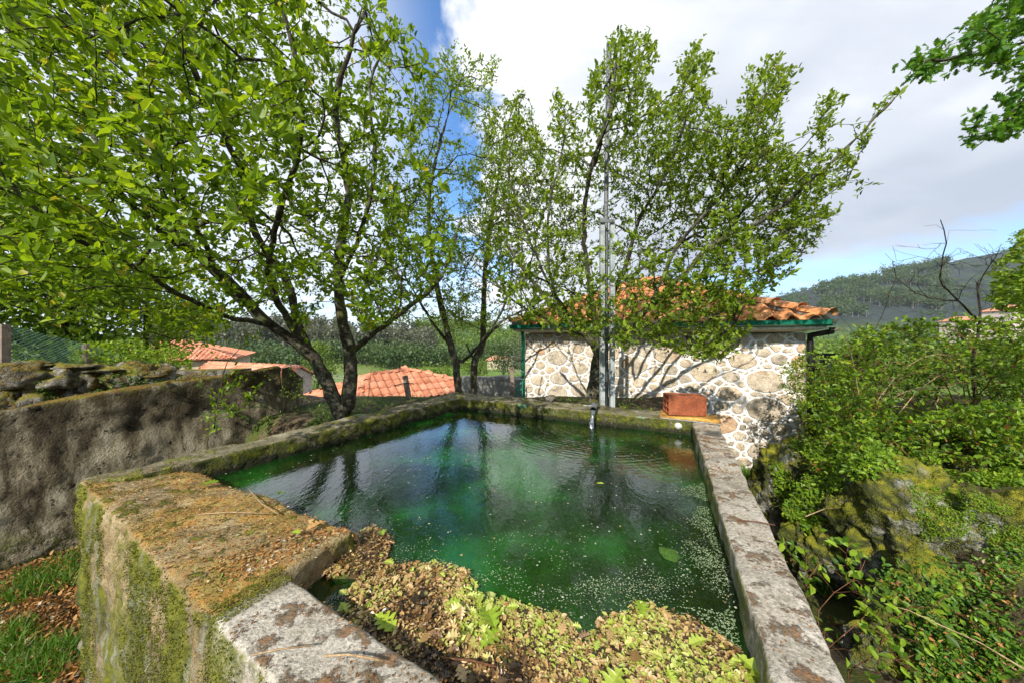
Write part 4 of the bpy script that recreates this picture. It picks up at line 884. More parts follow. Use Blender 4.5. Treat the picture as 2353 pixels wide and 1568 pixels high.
def lump(name, c, rad, mat, label, cat, sub=4, amp=.25, freq=2.2, group=None, parent=None, seed=0, flat=0., amp2=.0, f2=14.):
    bm = bmesh.new(); bmesh.ops.create_icosphere(bm, subdivisions=sub, radius=1); off = Vector((seed*7.3, seed*3.1, seed*5.7)); c = Vector(c); rm = sum(rad)/3
    for v in bm.verts:
        n = v.co.normalized(); q = n*(1+amp*mn.fractal(n*freq*.55+off, .9, 2.2, 5)+(amp*.5*abs(mn.noise(n*freq+off))))
        w_ = Vector((q.x*rad[0], q.y*rad[1], q.z*rad[2])); 
        if amp2: w_ += n*amp2*mn.fractal((c+w_)*f2, .8, 2.1, 3)
        v.co = c+w_
    me = bpy.data.meshes.new(name); bm.to_mesh(me); bm.free(); me.polygons.foreach_set('use_smooth', [True]*len(me.polygons)); o = link(name, me, parent, mat)
    return tag(o, label, cat, group) if label else o
rk = G(1265, 921, 1.105); lump('rock', rk+Vector((0, .03, .035)), (.085, .06, .05), M['oldstone'], 'small rounded rock sitting on the far rim', 'rock', 3, .3, seed=3)
# spout and its falling water
sp = empty('water_spout', P(1366, 935, 3.72), 'short corroded pipe pouring water through the far rim', 'spout')
a = P(1368, 936, 3.74)+Vector((.02, .12, .03)); b = P(1363, 940, 3.62); mb = MB(); mb.tube([a, b], .036, 14, False); mb.tube([b+Vector((0, .002, 0)), a], .029, 14, False); mb.build('pipe', M['galvdark'], sp, True)
lump('pipe_collar', a+Vector((0, -.03, .01)), (.05, .05, .045), M['oldstone'], None, None, 3, .3, parent=sp)
mb = MB(); mb.tube([P(1340, 930, 3.72), P(1361, 931, 3.70), P(1368, 938, 3.66)], .006, 6); mb.build('wire', M['galv'], sp)
m = bpy.data.materials.new('falling water'); m.use_nodes = True; t_ = NT(m.node_tree); t_.n.clear(); gp = t_.add('ShaderNodeNewGeometry').outputs['Position']
bb = t_.add('ShaderNodeBump', i_Strength=1., i_Distance=.02); t_.put(t_.noise(gp, 60, 3, .5, stretch=(1, 1, .35)), bb.inputs['Height'])
gg = t_.add('ShaderNodeBsdfGlossy', i_Roughness=.08); t_.l.new(bb.outputs[0], gg.inputs['Normal']); tt = t_.add('ShaderNodeBsdfTransparent', i_Color=(.75, .82, .8))
ff = t_.step(t_.noise(gp, 45, 2, .5, stretch=(1, 1, .3)), .42, .6, .25, .85); xx = t_.add('ShaderNodeMixShader', i_0=ff, i_1=tt.outputs[0], i_2=gg.outputs[0]); t_.l.new(xx.outputs[0], t_.add('ShaderNodeOutputMaterial').inputs[0])
mb = MB(); st = []; b2 = b+Vector((0, -.01, -.01))
for k in range(7): q = k/6; st.append(b2+Vector((-.05*q, -.09*q, -.17*q*q-.005)))
mb.tube(st, [.024, .026, .022, .020, .022, .027, .034], 10, False); so_ = mb.build('water_jet', m, None, True); tag(so_, 'small jet of clear water falling from the spout into the tank', 'water jet')
for v in so_.data.vertices: v.co += Vector((mn.noise(v.co*40)*.008, mn.noise(v.co*37+Vector((5, 1, 2)))*.008, 0))
pc = P(1558, 977, 3.32); mb = MB(); mb.tube([pc+Vector((.02, .10, 0)), pc+Vector((-.004, -.02, 0))], .033, 18); tag(mb.build('overflow_pipe', M['pvc'], None, True), 'capped round white pipe end in the inner face of the far rim', 'pipe')

# ------------------------------------------------------------------ boulders on the right bank
def boulder(px0, px1, py0, py1, Y, dep, label, seed, sub=5, amp=.32):
    a, b = P(px0, py0, Y), P(px1, py1, Y); lump('boulder', ((a.x+b.x)/2, Y+dep*.3, (a.z+b.z)/2), (abs(b.x-a.x)/2, dep, abs(b.z-a.z)/2), M['boulder'], label, 'boulder', sub, amp, 2.9, seed=seed, amp2=.035, f2=11)
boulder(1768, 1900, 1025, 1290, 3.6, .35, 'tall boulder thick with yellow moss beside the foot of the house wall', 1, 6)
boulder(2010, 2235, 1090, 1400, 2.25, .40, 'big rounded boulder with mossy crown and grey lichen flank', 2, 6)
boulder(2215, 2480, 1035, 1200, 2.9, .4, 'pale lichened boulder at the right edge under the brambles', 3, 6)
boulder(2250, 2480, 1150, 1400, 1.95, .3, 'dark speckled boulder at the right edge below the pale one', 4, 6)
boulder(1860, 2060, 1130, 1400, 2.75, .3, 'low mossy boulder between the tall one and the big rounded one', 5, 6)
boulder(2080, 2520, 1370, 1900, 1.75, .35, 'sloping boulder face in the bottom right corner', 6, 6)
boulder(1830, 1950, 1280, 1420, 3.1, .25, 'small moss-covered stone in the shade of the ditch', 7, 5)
# ground cover on the bank and in the ditch
bvh = None
from mathutils.bvhtree import BVHTree
def surface_points(poly, n, names, zmin=-9):
    """points on the real surfaces of the named objects, seen within an outline"""
    dg = bpy.context.evaluated_depsgraph_get(); V, Fc = [], []
    for o in scn.objects:
        if o.type == 'MESH' and any(o.name.startswith(q) for q in names):
            b0 = len(V); V.extend([v.co[:] for v in o.data.vertices]); Fc.extend([tuple(b0+i for i in p.vertices) for p in o.data.polygons])
    bv = BVHTree.FromPolygons(V, Fc); xs = [p[0] for p in poly]; ys = [p[1] for p in poly]; out = []; C = Vector((0, 0, CZ)); tr = 0
    while len(out) < n and tr < n*8:
        tr += 1; x, y = random.uniform(min(xs), max(xs)), random.uniform(min(ys), max(ys))
        if not inside((x, y), poly): continue
        h = bv.ray_cast(C, P(x, y, 1.)-C)
        if h[0] is not None and h[0].z > zmin: out.append((h[0], h[1]))
    return out
def cover(name, poly, n, names, mat, size, per, tmpl=(LEAF_V, LEAF_F), lift=.03, clump=2., thr=-.05, label=None, cat=None, parent=None, spread=.05, upw=.8):
    pts = surface_points(poly, n, names); pts = [(p, q) for p, q in pts if mn.noise(p*clump) > thr]
    if not pts: return
    pos = np.repeat(np.array([(p+q*lift*random.random())[:] for p, q in pts]), per, 0); nr_ = np.repeat(np.array([q[:] for p, q in pts]), per, 0); k = len(pos)
    pos = pos+rdir(k)*spread*rng.random((k, 1)); o = scatter(name, tmpl[0], tmpl[1], pos, rdir(k)+nr_*.35, nr_*upw+rdir(k)*.45+[0, 0, .5], rng.uniform(size[0], size[1], k), np.clip(rng.normal(.5, .2, k), 0, .96), M[mat], parent)
    if label: tag(o, label, cat)
    return o
bpy.context.view_layer.update()
RG = ('boulder', 'ground')
cover('ground_ivy', [(1760, 1020), (1900, 1000), (2352, 1000), (2352, 1120), (2180, 1120), (2060, 1090), (1990, 1180), (1880, 1240), (1800, 1180)], 2600, RG, 'leaf_bright', (.018, .045), 5, thr=-.2)
cover('ground_ivy', [(1820, 1240), (1960, 1260), (2150, 1400), (2352, 1480), (2352, 1568), (2000, 1568), (1850, 1330)], 1300, RG, 'leaf_ground', (.02, .05), 4, thr=-.08)
cover('stonecrop', [(2080, 1110), (2240, 1130), (2352, 1180), (2352, 1330), (2250, 1350), (2120, 1230)], 1200, RG, 'leaf_bright', (.008, .016), 6, thr=.05, clump=3, spread=.02, lift=.01)
cover('leaf_litter', [(1740, 1150), (1880, 1250), (2352, 1300), (2352, 1568), (1980, 1568)], 900, ('ground',), 'litter', (.012, .030), 2, (OAK_V, OAK_F), thr=-.1, lift=.02)
cover('ground_ivy', [(2000, 1300), (2352, 1250), (2352, 1568), (2100, 1568)], 750, RG, 'leaf_ground', (.012, .035), 4, thr=-.12)
cover('moss_cover', [(1700, 1000), (2352, 1020), (2352, 1568), (1900, 1568)], 16000, ('boulder',), 'moss', (.004, .009), 3, (RH_V, RH_F), thr=-.02, clump=3.5, lift=.008, spread=.015, upw=.2)

# bramble sprays hanging over the ditch
for k, (a, b, c) in enumerate((((1880, 1400), (1960, 1330), (2010, 1345)), ((2020, 1470), (2090, 1390), (2190, 1400)), ((1900, 1490), (1960, 1440), (2060, 1460)), ((1950, 1540), (2010, 1500), (2110, 1540)), ((1850, 1330), (1880, 1290), (1930, 1300)))):
    Y = 1.75-.06*k; q = [P(*a, Y), P(*b, Y-.02), P(*c, Y+.02)]; q0 = q[0].copy(); q0.z -= .12; t = empty('bramble_spray', q0, ['trailing bramble spray with serrated leaves nearest the rim halfway along the ditch', 'bramble spray reaching right across the dark gap under the big boulder', 'low bramble spray above the brown leaves by the rim', 'bottom bramble spray of broad leaves beside the near rim', 'upper bramble spray at the head of the ditch'][k], 'bramble')
    g = Grow(q0); g.limb(q, .004, .002, .006); g.reach([q[1]+Vector(rdir(1)[0])*.14 for _ in range(9)]+[q[2]+Vector(rdir(1)[0])*.12 for _ in range(8)], wob=.005, seg=.08); g.radii(.0012, .3, .01)
    g.wood('stem', M['reddry'], t, 0, 9); pos, d, _ = g.leaf_nodes(.1); put_leaves(g, 'leaves', t, M['leaf_bramble'], 2, (.035, .06), .1, singles=36, spread=.02, upb=.0)
for (x0, y0, x1, y1, x2, y2, Y, lab) in ((2030, 1385, 2150, 1430, 2352, 1535, 1.5, 'long pale dry stalk arching down to the bottom right corner'), (1980, 1130, 1940, 1165, 1850, 1185, 2.6, 'short dry twig resting on the ivy above the ditch')):
    mb = MB(); pts = [P(x0, y0, Y+.1), P((x0+x1)/2, (y0+y1)/2-6, Y+.05), P(x1, y1, Y), P((x1+x2)/2, (y1+y2)/2-8, Y-.08), P(x2, y2, Y-.2)]; mb.tube(pts, [.0012, .002, .0025, .003, .0035], 5); tag(mb.build('dry_stalk', M['drytwig'], None, True), lab, 'stalk')

# grass ------------------------------------------------------------
BL_V = np.array([(-.03, 0, 0), (.03, 0, 0), (.022, .5, .02), (-.022, .5, .02), (0, 1, .18)], float); BL_F = np.array([(0, 1, 2), (0, 2, 3), (3, 2, 4)])
def grass(name, poly, n, h, names=('ground',), thr=-.3, mat='grass', lean=.5):
    pts = surface_points(poly, n, names); pts = [(p, q) for p, q in pts if mn.noise(p*2.) > thr]; pos = np.repeat(np.array([p[:] for p, q in pts]), 4, 0); k = len(pos)
    pos = pos+rng.normal(size=(k, 3))*[.03, .03, 0]; return scatter(name, BL_V, BL_F, pos, rdir(k)*lean+[0, 0, 1.], rdir(k), rng.uniform(h[0], h[1], k), rng.random(k), M[mat])
grass('grass', [(0, 1300), (178, 1270), (178, 1568), (0, 1568)], 1500, (.04, .14), thr=-.05, lean=.9)
grass('grass', [(1690, 1060), (1760, 1080), (1780, 1200), (1700, 1120)], 700, (.08, .2))
cover('leaf_litter', [(0, 1280), (178, 1260), (240, 1568), (0, 1568)], 2600, ('ground',), 'litter', (.015, .045), 2, thr=-.9, lift=.01)
mbs = MB()
for p, q in surface_points([(0, 1300), (178, 1280), (240, 1568), (0, 1568)], 130, ('ground',)):
    d = Vector(rdir(1)[0]); d.z *= .15; L = random.uniform(.05, .16); mbs.tube([p+Vector((0, 0, .008)), p+d*L*.5+Vector((0, 0, .016)), p+d*L+Vector((0, 0, .008))], .0016, 4)
mbs.build('dry_twigs', M['drytwig'])['kind'] = 'stuff'
cover('ground_ivy', [(560, 1010), (640, 940), (800, 930), (1050, 890), (1050, 915), (700, 1010)], 700, ('ground',), 'leaf_ground', (.015, .04), 3, thr=-.2)
cover('ground_ivy', [(1100, 880), (1420, 900), (1660, 940), (1660, 960), (1100, 920)], 500, ('ground',), 'leaf_bright', (.015, .04), 3, thr=-.1)
cover('grass', [(630, 950), (700, 930), (1040, 880), (1040, 900), (700, 990)], 900, ('ground',), 'grass', (.03, .08), 3, (BL_V, BL_F))

# ------------------------------------------------------------------ litter on the tank
def top_litter(poly, n, z, size, mat, tmpl, rn=None, name='leaf_litter', thr=-1, clump=3, flat=.25):
    pos = []; 
    for _ in range(n*3):
        if len(pos) >= n: break
        x, y = random.uniform(min(p[0] for p in poly), max(p[0] for p in poly)), random.uniform(min(p[1] for p in poly), max(p[1] for p in poly))
        if inside((x, y), poly) and mn.noise(Vector((x, y, 0))*clump) > thr: pos.append((x, y, (z(x, y) if callable(z) else z)+random.uniform(.001, .006)))
    pos = np.array(pos); k = len(pos); return scatter(name, tmpl[0], tmpl[1], pos, rdir(k)*[1, 1, .12], rdir(k)*flat+[0, 0, 1], rng.uniform(size[0], size[1], k), rng.random(k) if rn is None else np.clip(rng.normal(rn[0], rn[1], k), 0, 1), M[mat])
def topz(x, y):
    h = bvt.ray_cast(Vector((x, y, 1.6)), Vector((0, 0, -1))); return h[0].z if h[0] is not None else 1.09
Vt, Ft = [], []
for o in tank.children:
    b0 = len(Vt); Vt.extend([v.co[:] for v in o.data.vertices]); Ft.extend([tuple(b0+i for i in p.vertices) for p in o.data.polygons])
bvt = BVHTree.FromPolygons(Vt, Ft)
plat = [A+Vector((.05, 0)), Q, P2, P1]
top_litter(plat, 1900, topz, (.005, .018), 'litter', (RH_V, RH_F), (.52, .2))
top_litter(plat, 420, topz, (.008, .02), 'litter', (LEAF_V, LEAF_F), (.68, .17), thr=0.)
top_litter([P3+Vector((-.12, -.05)), P2, P2+Vector((-.25, .02)), P3+Vector((-.3, .0))], 520, topz, (.008, .026), 'litter', (LEAF_V, LEAF_F), (.6, .2))
top_litter(plat, 9000, topz, (.003, .007), 'moss', (RH_V, RH_F), None, 'moss_cover', .12, 6, .9)
edge = [A, A+Vector((.06, .08)), Q+Vector((.05, .08)), Q]; top_litter(edge, 6000, topz, (.003, .008), 'moss', (RH_V, RH_F), None, 'moss_cover', -.3, 6, .9)
rw = [FO+Vector((.1, .2)), Vector((2.11, 3.2)), Vector((1.89, 3.29)), FI+Vector((.06, .1))]
top_litter(rw, 3400, topz, (.004, .012), 'litter', (RH_V, RH_F), (.35, .15), thr=.08, clump=7)
top_litter([(1.35, 1.9), (2.1, 3.2), (1.9, 3.28), (1.25, 2.05)], 2200, topz, (.005, .014), 'litter', (RH_V, RH_F), (.45, .15), thr=-.1, clump=7)
top_litter([Q, FO, FI, P3], 2200, topz, (.004, .012), 'litter', (RH_V, RH_F), (.35, .15), thr=.14, clump=8)
top_litter([Q+Vector((-.06, 0)), Q+Vector((.06, -.02)), P3+Vector((.07, -.02)), P3+Vector((-.04, .02))], 2500, lambda x, y: topz(x, y)+random.random()*.004, (.003, .008), 'moss', (RH_V, RH_F), None, 'moss_cover', -.5, 6, .9)
# moss cushions hanging on the front face
def face_moss():
    d = (FO-A).normalized(); n2 = Vector((d.y, -d.x)); L = (FO-A).length; pos = []; nn = []
    for _ in range(60000):
        s, z = random.uniform(0, L), random.uniform(-.05, 1.09); p = A+d*s
        v = mn.fractal(Vector((p.x*3, p.y*3, z*1.1)), .8, 2.1, 4)
        if v > -.05+(.25 if z < .6 else 0): pos.append((p.x, p.y, z))
    C_ = []
    for x, y, z in pos:
        h = bvt.ray_cast(Vector((x, y, z))+Vector((n2.x, n2.y, 0))*.3, -Vector((n2.x, n2.y, 0)))
        if h[0] is not None: C_.append((h[0]+h[1]*random.random()*.008)[:]); nn.append(h[1][:])
    C_ = np.array(C_); nn = np.array(nn); k = len(C_); scatter('moss_cover', RH_V, RH_F, C_, rdir(k)+nn*.4, nn*.4+rdir(k)*.6, rng.uniform(.004, .011, k), np.clip(rng.normal(.38, .28, k), 0, 1), M['moss'])
face_moss()
# individual things lying on the concrete
def lay(tmpl, mat, px, py, z, size, rot, label, name='fallen_leaf', cat='leaf', tone=.5, group=None, curl=1.):
    v = tmpl[0].copy(); v[:, 2] *= curl; v[:, 2] -= v[:, 2].min(); me = mesh(name, v*size, tmpl[1], False, np.full(len(v), tone)); o = link(name, me, None, M[mat]); p = G(px, py, z); o.location = (p.x, p.y, z+.004); o.rotation_euler = (0, 0, rot); return tag(o, label, cat, group)
lay((OAK_V, OAK_F), 'leaf_bright', 505, 1110, 1.075, .10, 1.9, 'fresh green leaf lying flat near the far corner of the platform')
lay((OAK_V, OAK_F), 'leaf_bright', 895, 1137+30, 1.09, .01, .3, 'tiny green leaf on the platform') if 0 else None
lay((OAK_V, OAK_F), 'leaf_bright', 640, 1140, 1.07, .06, .4, 'small green sprig on the middle of the platform')
lay((OAK_V, OAK_F), 'litter', 745, 1203, 1.08, .08, 2.4, 'curled tan oak leaf on the platform tip', tone=.7, curl=1.3)
lay((OAK_V, OAK_F), 'litter', 712, 1212, 1.08, .07, .7, 'smaller tan oak leaf at the very tip of the platform', tone=.8, curl=1.4)
lay((OAK_V, OAK_F), 'floatleaf', 690, 1230, 1.09, .06, 1.2, 'yellow-green leaf on the platform edge above the water', tone=.4)
def stick(pts, r, label, mat='drytwig'):
    mb = MB(); mb.tube(pts, r, 6); return tag(mb.build('dry_twig', M[mat], None, True), label, 'twig')
stick([G(745, 1505, 1.106), G(800, 1502, 1.116), G(850, 1510, 1.112), G(880, 1517, 1.106)], .0028, 'orange dry twig lying on the pale front rim near the bottom')
stick([G(580, 1503, 1.106), G(640, 1490, 1.116), G(720, 1480, 1.106)], .0022, 'straight brown twig crossing the mossy edge of the front rim')
stick([G(1955, 1790, 1.106)]*1+[G(1800, 1400, 1.106)], .001, 'x') if 0 else None
stick([G(1694, 1193, 1.108), G(1740, 1197, 1.116), G(1780, 1205, 1.108)], .0025, 'thin reddish twig lying across the right rim', 'reddry')
stick([G(455, 1180, 1.10), G(530, 1175, 1.11), G(620, 1178, 1.10)], .0022, 'long dry grass stalk lying across the platform')
stick([G(570, 1120, 1.08), G(600, 1155, 1.10), G(640, 1180, 1.09)], .0022, 'forked dry twig on the middle of the platform')
stick([G(845, 1290, 1.04), G(820, 1330, 1.0), G(690, 1260, 1.09)][::-1], .0025, 'bent reddish stem dangling off the platform tip into the water', 'reddry') if 0 else None

# ------------------------------------------------------------------ floating mats, specks, leaves
ZW = .96
mat_poly = [G(*p, ZW).xy for p in ((785, 1250), (860, 1215), (905, 1240), (890, 1295), (1000, 1300), (1075, 1320), (1095, 1375), (1150, 1395), (1300, 1430), (1345, 1475), (1400, 1420), (1480, 1395), (1600, 1430), (1680, 1480), (1730, 1540), (1900, 1900), (1500, 2600), (980, 1800), (790, 1440), (800, 1370), (835, 1330), (760, 1330), (690, 1290))]
def raft():
    xs = [p.x for p in mat_poly]; ys = [p.y for p in mat_poly]; st = .012; nx = int((max(xs)-min(xs))/st); ny = int((max(ys)-min(ys))/st); ids = {}; V = []; Fq = []
    def hh(x, y):
        v = mn.fractal(Vector((x, y, 3))*5, .8, 2.1, 4); w_ = mn.fractal(Vector((x, y, 8))*2.2, .8, 2.1, 3)
        ed = 1 if inside((x, y), mat_poly) else -1
        return ZW+.010*v+.018*w_+(.016 if ed > 0 else -.04)
    for i in range(nx):
        for j in range(ny):
            q = []
            for a, b in ((i, j), (i+1, j), (i+1, j+1), (i, j+1)):
                if (a, b) not in ids:
                    x, y = min(xs)+a*st, min(ys)+b*st; ids[(a, b)] = len(V); V.append((x, y, hh(x, y)))
                q.append(ids[(a, b)])
            x, y = min(xs)+(i+.5)*st, min(ys)+(j+.5)*st
            if inside((x, y), mat_poly): Fq.append(q)
    mt = surf('rotting leaf raft', [(.3, (.02, .014, .008)), (.5, (.09, .055, .022)), (.7, (.26, .16, .06))], 14, 8, .5, 1., 70, .02, spec=.5, layers=[dict(color=(.16, .20, .02), color2=(.09, .12, .02), scale=9, lo=.55, hi=.62, amt=.9)])
    tag(link('leaf_raft', mesh('leaf_raft', V, np.array(Fq), True), None, mt), kind='stuff')
    return hh
hh = raft()
def matleaves(n, size, tmpl, z1=.012, thr=-1., clump=4, rn=None, name='leaf_litter', mat='matleaf'):
    pos = []; xs = [p.x for p in mat_poly]; ys = [p.y for p in mat_poly]
    while len(pos) < n:
        x, y = random.uniform(min(xs), max(xs)), random.uniform(min(ys), max(ys))
        if inside((x, y), mat_poly) and mn.noise(Vector((x, y, 7))*clump) > thr: 
            z = hh(x, y)
            if z > ZW-.004: pos.append((x, y, z+random.uniform(0, z1)))
    pos = np.array(pos); k = len(pos); tone = np.array([.46+.55*mn.fractal(Vector((p[0], p[1], 1))*2.4, .8, 2, 3) for p in pos])
    scatter(name, tmpl[0], tmpl[1], pos, rdir(k)*[1, 1, .2], rdir(k)*.35+[0, 0, 1], rng.uniform(size[0], size[1], k), np.clip(tone+rng.normal(0, .2, k), 0, 1) if rn is None else np.clip(rng.normal(*rn, k), 0, 1), M[mat])
matleaves(15000, (.005, .016), (RH_V, RH_F)); matleaves(4200, (.010, .028), (LEAF_V, LEAF_F), .016); matleaves(700, (.03, .055), (OAK_V, OAK_F), .016, .0)
lf = [(1140, 1460, .13, 'large yellow-green lobed leaf at the centre of the floating raft'), (1430, 1545, .10, 'pale green lobed leaf floating at the bottom edge'), (860, 1420, .11, 'green leaf half under the front rim edge'), (1480, 1425, .085, 'yellow-green leaf on the right hump of the raft'), (1625, 1475, .07, 'small yellow leaf on the right hump of the raft, toward the right wall'), (1690, 1510, .10, 'long green leaf floating against the right wall'), (1100, 1500, .10, 'lobed green leaf overlapping the largest one on the raft'), (905, 1300, .06, 'small green leaf on the left arm of the raft'), (1340, 1560, .09, 'green leaf at the bottom edge left of the pale one'), (1020, 1395, .07, 'green leaf lying among brown ones on the left raft hump'), (880, 1235, .07, 'bright leaf on the tip of the raft by the platform'), (1250, 1420, .05, 'little pale leaf at the raft edge in the middle')]
for k, (x, y, s, lab) in enumerate(lf): lay((OAK_V, OAK_F), 'floatleaf', x, y, ZW+.022, s, k*1.9+.4, lab, 'floating_leaf', 'leaf', .3+.5*((k*37) % 10)/10)
lay((LEAF_V, LEAF_F), 'litter', 1170, 1600-200+20, ZW+.02, .08, 2.2, 'long dark red-brown leaf on the raft behind the big green one', 'floating_leaf', 'leaf', .25); lay((LEAF_V, LEAF_F), 'floatleaf', 1388, 1113, ZW+.002, .055, 1.3, 'curved willow-like leaf floating alone on open water', 'floating_leaf', 'leaf', .7)
stick([G(1015, 1510, .985), G(1080, 1515, .99), G(1140, 1530, .985)], .003, 'red-brown twig lying on the floating leaf raft', 'reddry')
wpoly = [P1, P2, P3, FI, CI, Bin]
def specks(n, size, fn, mat='speck', tmpl=(RH_V, RH_F), rn=(.45, .25), name='floating_specks'):
    pos = []; tr = 0
    while len(pos) < n and tr < n*30:
        tr += 1; x, y = random.uniform(-2.3, 2.0), random.uniform(.4, 4.5)
        if inside((x, y), wpoly) and random.random() < fn(x, y): pos.append((x, y, ZW+.0015))
    pos = np.array(pos); k = len(pos); scatter(name, tmpl[0]*[1.3, 1, .1], tmpl[1], pos, rdir(k)*[1, 1, 0], np.tile([0, 0, 1.], (k, 1)), rng.uniform(size[0], size[1], k), np.clip(rng.normal(*rn, k), 0, 1), M[mat])
def dens(x, y):
    Y = y; px = CX+x/Y*F; py = HY+(CZ-ZW)/Y*F
    near = sstep(1170, 1330, py)+.04; band = 1.0*math.exp(-((py-(1345+.0003*(px-1350)**2*-1))/22)**2)*(px > 1000); right = .8*sstep(1500, 1680, px)*sstep(1000, 1200, py)
    c = max(0, .45+1.5*mn.fractal(Vector((x, y, 2))*3.5, .8, 2, 3)); return min(1, .22*near*c+band*.7*c+right*c*.3)
specks(13000, (.002, .0075), dens); specks(260, (.008, .016), lambda x, y: .5, rn=(.8, .2))
# green scum patches along the right wall and a round lily-like pad
def patch(cx, cy, rx, ry, label, mt):
    c = G(cx, cy, ZW); v = [(c.x, c.y, ZW+.003)]
    for k in range(40): a = 2*math.pi*k/40; r_ = 1+.22*mn.noise(Vector((math.cos(a)*1.5+cx, math.sin(a)*1.5, 0))); v.append((c.x+rx*r_*math.cos(a), c.y+ry*r_*math.sin(a), ZW+.002))
    tag(link('algae_patch', mesh('algae_patch', v, np.array([(0, 1+k, 1+(k+1) % 40) for k in range(40)])), None, mt), label, 'algae')
alg = surf('green algae skin', [(.3, (.02, .06, .008)), (.7, (.07, .15, .015))], 20, 6, .8, .6, 90, .006); patch(1537, 1272, .045, .05, 'small round dark green algae patch floating toward the right wall', alg)
def skin():
    pos = []
    for _ in range(60000):
        t_ = random.random()**1.0; q = FI.lerp(CI, t_*.62); off = abs(random.gauss(0, .09)); p = q+Vector((-.894, .447))*(off+.02); 
        if mn.fractal(Vector((p.x, p.y, 4))*5, .8, 2, 3) > .02+off*1.2 and inside(p, wpoly): pos.append((p.x, p.y, ZW+.002))
    pos = np.array(pos[:1900]); k = len(pos); scatter('floating_algae', RH_V*[1.2, 1, .2], RH_F, pos, rdir(k)*[1, 1, 0], np.tile([0, 0, 1.], (k, 1)), rng.uniform(.004, .010, k), np.clip(rng.normal(.2, .25, k), 0, 1), M['speck'])
skin()

# ------------------------------------------------------------------ dry stone wall and wire fence on the left
dsw = empty('dry_stone_wall', P(150, 930, 5.0), 'old mossy dry stone wall behind the dark rendered wall', 'wall')
sd = 0
for (y0, hh_, nst, off) in ((925, 78, 9, 0), (868, 74, 10, 35)):
    x = -60+off
    while x < 470:
        wd_ = random.uniform(52, 104); Y = 4.85+x*.0022; top = 0 if x < 260 else (x-260)*.16
        c = P(x+wd_/2, y0+random.uniform(-5, 5)+top, Y); lump('stone', (c.x, c.y+.15, c.z), (wd_/F*Y*.50, .22, hh_/F*Y*.46*random.uniform(.8, 1.1)), M['oldstone'], None, None, 4, .38, 2.4, parent=dsw, seed=sd, amp2=.012); sd += 1; x += wd_
for (px, py, s_) in ((60, 838, .25), (150, 842, .3), (240, 848, .24), (340, 862, .2), (440, 884, .2)):
    c = P(px, py, 4.9+px*.002); lump('moss_cushion', c, (s_*1.6, .22, .05), M['oldstone'], None, None, 4, .3, 3, parent=dsw, seed=sd, amp2=.01); sd += 1
mb = MB(); a, b = P(-300, 930, 5.0), P(520, 960, 6.2); mb.prism([(a.x, a.y+.2), (b.x, b.y+.2), (b.x, b.y+.6), (a.x, a.y+.6)], -.2, 1.30); mb.build('core', M['oldstone'], dsw)
cover('ivy', [(80, 880), (330, 850), (480, 880), (300, 915), (100, 930)], 420, ('stone.', 'stone', 'core'), 'leaf_ground', (.02, .045), 3, thr=-.1)
fen = empty('wire_fence', P(10, 830, 5.3), 'green chain-link fence on concrete posts above the stone wall', 'fence')
fp = [(P(8, 745, 5.3), P(8, 835, 5.3)), (P(200, 790, 6.4), P(200, 850, 6.4)), (P(375, 838, 7.6), P(375, 875, 7.6)), (P(418, 866, 8.6), P(418, 890, 8.6))]
fp = [(P(-330, 700, 5.0), P(-330, 830, 5.0))]+fp
for a, b in fp: mb = MB(); mb.bar(b-Vector((0, 0, .3)), a, .10, .10); mb.build('post', M['post'], fen)
for k in range(len(fp)-1):
    (a1, b1), (a2, b2) = fp[k], fp[k+1]; L = (b2-b1).length; mb = MB(); cell = .06; nn = int(L/cell)
    hmax = max((a1-b1).length, (a2-b2).length); rows = int(hmax/cell)+1
    def pt(u, v): u = min(max(u, 0), 1); base = b1.lerp(b2, u); top = a1.lerp(a2, u); v = min(v, 1); return base.lerp(top, v)+Vector((0, .008*math.sin(u*L*50), 0))
    for i in range(-rows, nn):
        for s in (0, 1):
            seg = []
            for r_ in range(rows+1):
                u = (i+(r_ if s == 0 else rows-r_))*cell/L; v = r_*cell/hmax
                if 0 <= u <= 1: seg.append(pt(u, v))
            if len(seg) > 1: mb.tube([seg[0], seg[-1]], .0045, 3, False)
    mb.build('wire_mesh', M['wire'], fen)

# ------------------------------------------------------------------ houses below
tml = tile_mesh('roof_tile', .26, .38, .26, True)
def low_house(name, label, P_, faces, caps, walls, mat_wall, limit, wt=.26, lt=.36, extra=None):
    t = empty(name, (P_.x, P_.y, -3.4), label, 'house'); k = 0
    for f in faces: roof_face(t, M['tile_old'], f[0], f[1], f, wt, lt, limit if k == 0 else max(0, (300-limit)), tml); k += 1
    for a, b in caps: hip_caps(t, M['tile_old'], a, b, .10, .42, n=5)
    mb = MB(); mb.prism([(p.x, p.y) for p in walls], -3.8, [p.z for p in walls]); mb.build('wall', mat_wall, t); return t
N_, W_, R1_, R2_ = Vector((-4.69, 9.0, -.06)), Vector((-7.1, 10.6, -.06)), Vector((-4.79, 10.73, .69)), Vector((-3.79, 11.57, .75))
E_ = Vector((-.71, 12.35, -.06)); K_ = Vector((-3.2, 14.6, -.06)); 
hD = low_house('tiled_house', 'low house with large orange hip roof just beyond the tank corner', N_, [[N_, E_, R2_, R1_], [W_, N_, R1_], [E_, K_, R2_], [K_, W_, R1_, R2_]], [(N_, R1_), (R1_, R2_), (E_, R2_), (W_, R1_)],
    [N_.lerp(K_, .05)-Vector((0, 0, .12)), E_.lerp(W_, .05)-Vector((0, 0, .12)), K_.lerp(N_, .05)-Vector((0, 0, .12)), W_.lerp(E_, .05)-Vector((0, 0, .12))], M['beige'], 240)
cb = empty('block_wall', Vector((-7.2, 9.6, -3)), 'bare grey concrete block wall below the dark red roof edge', 'wall')
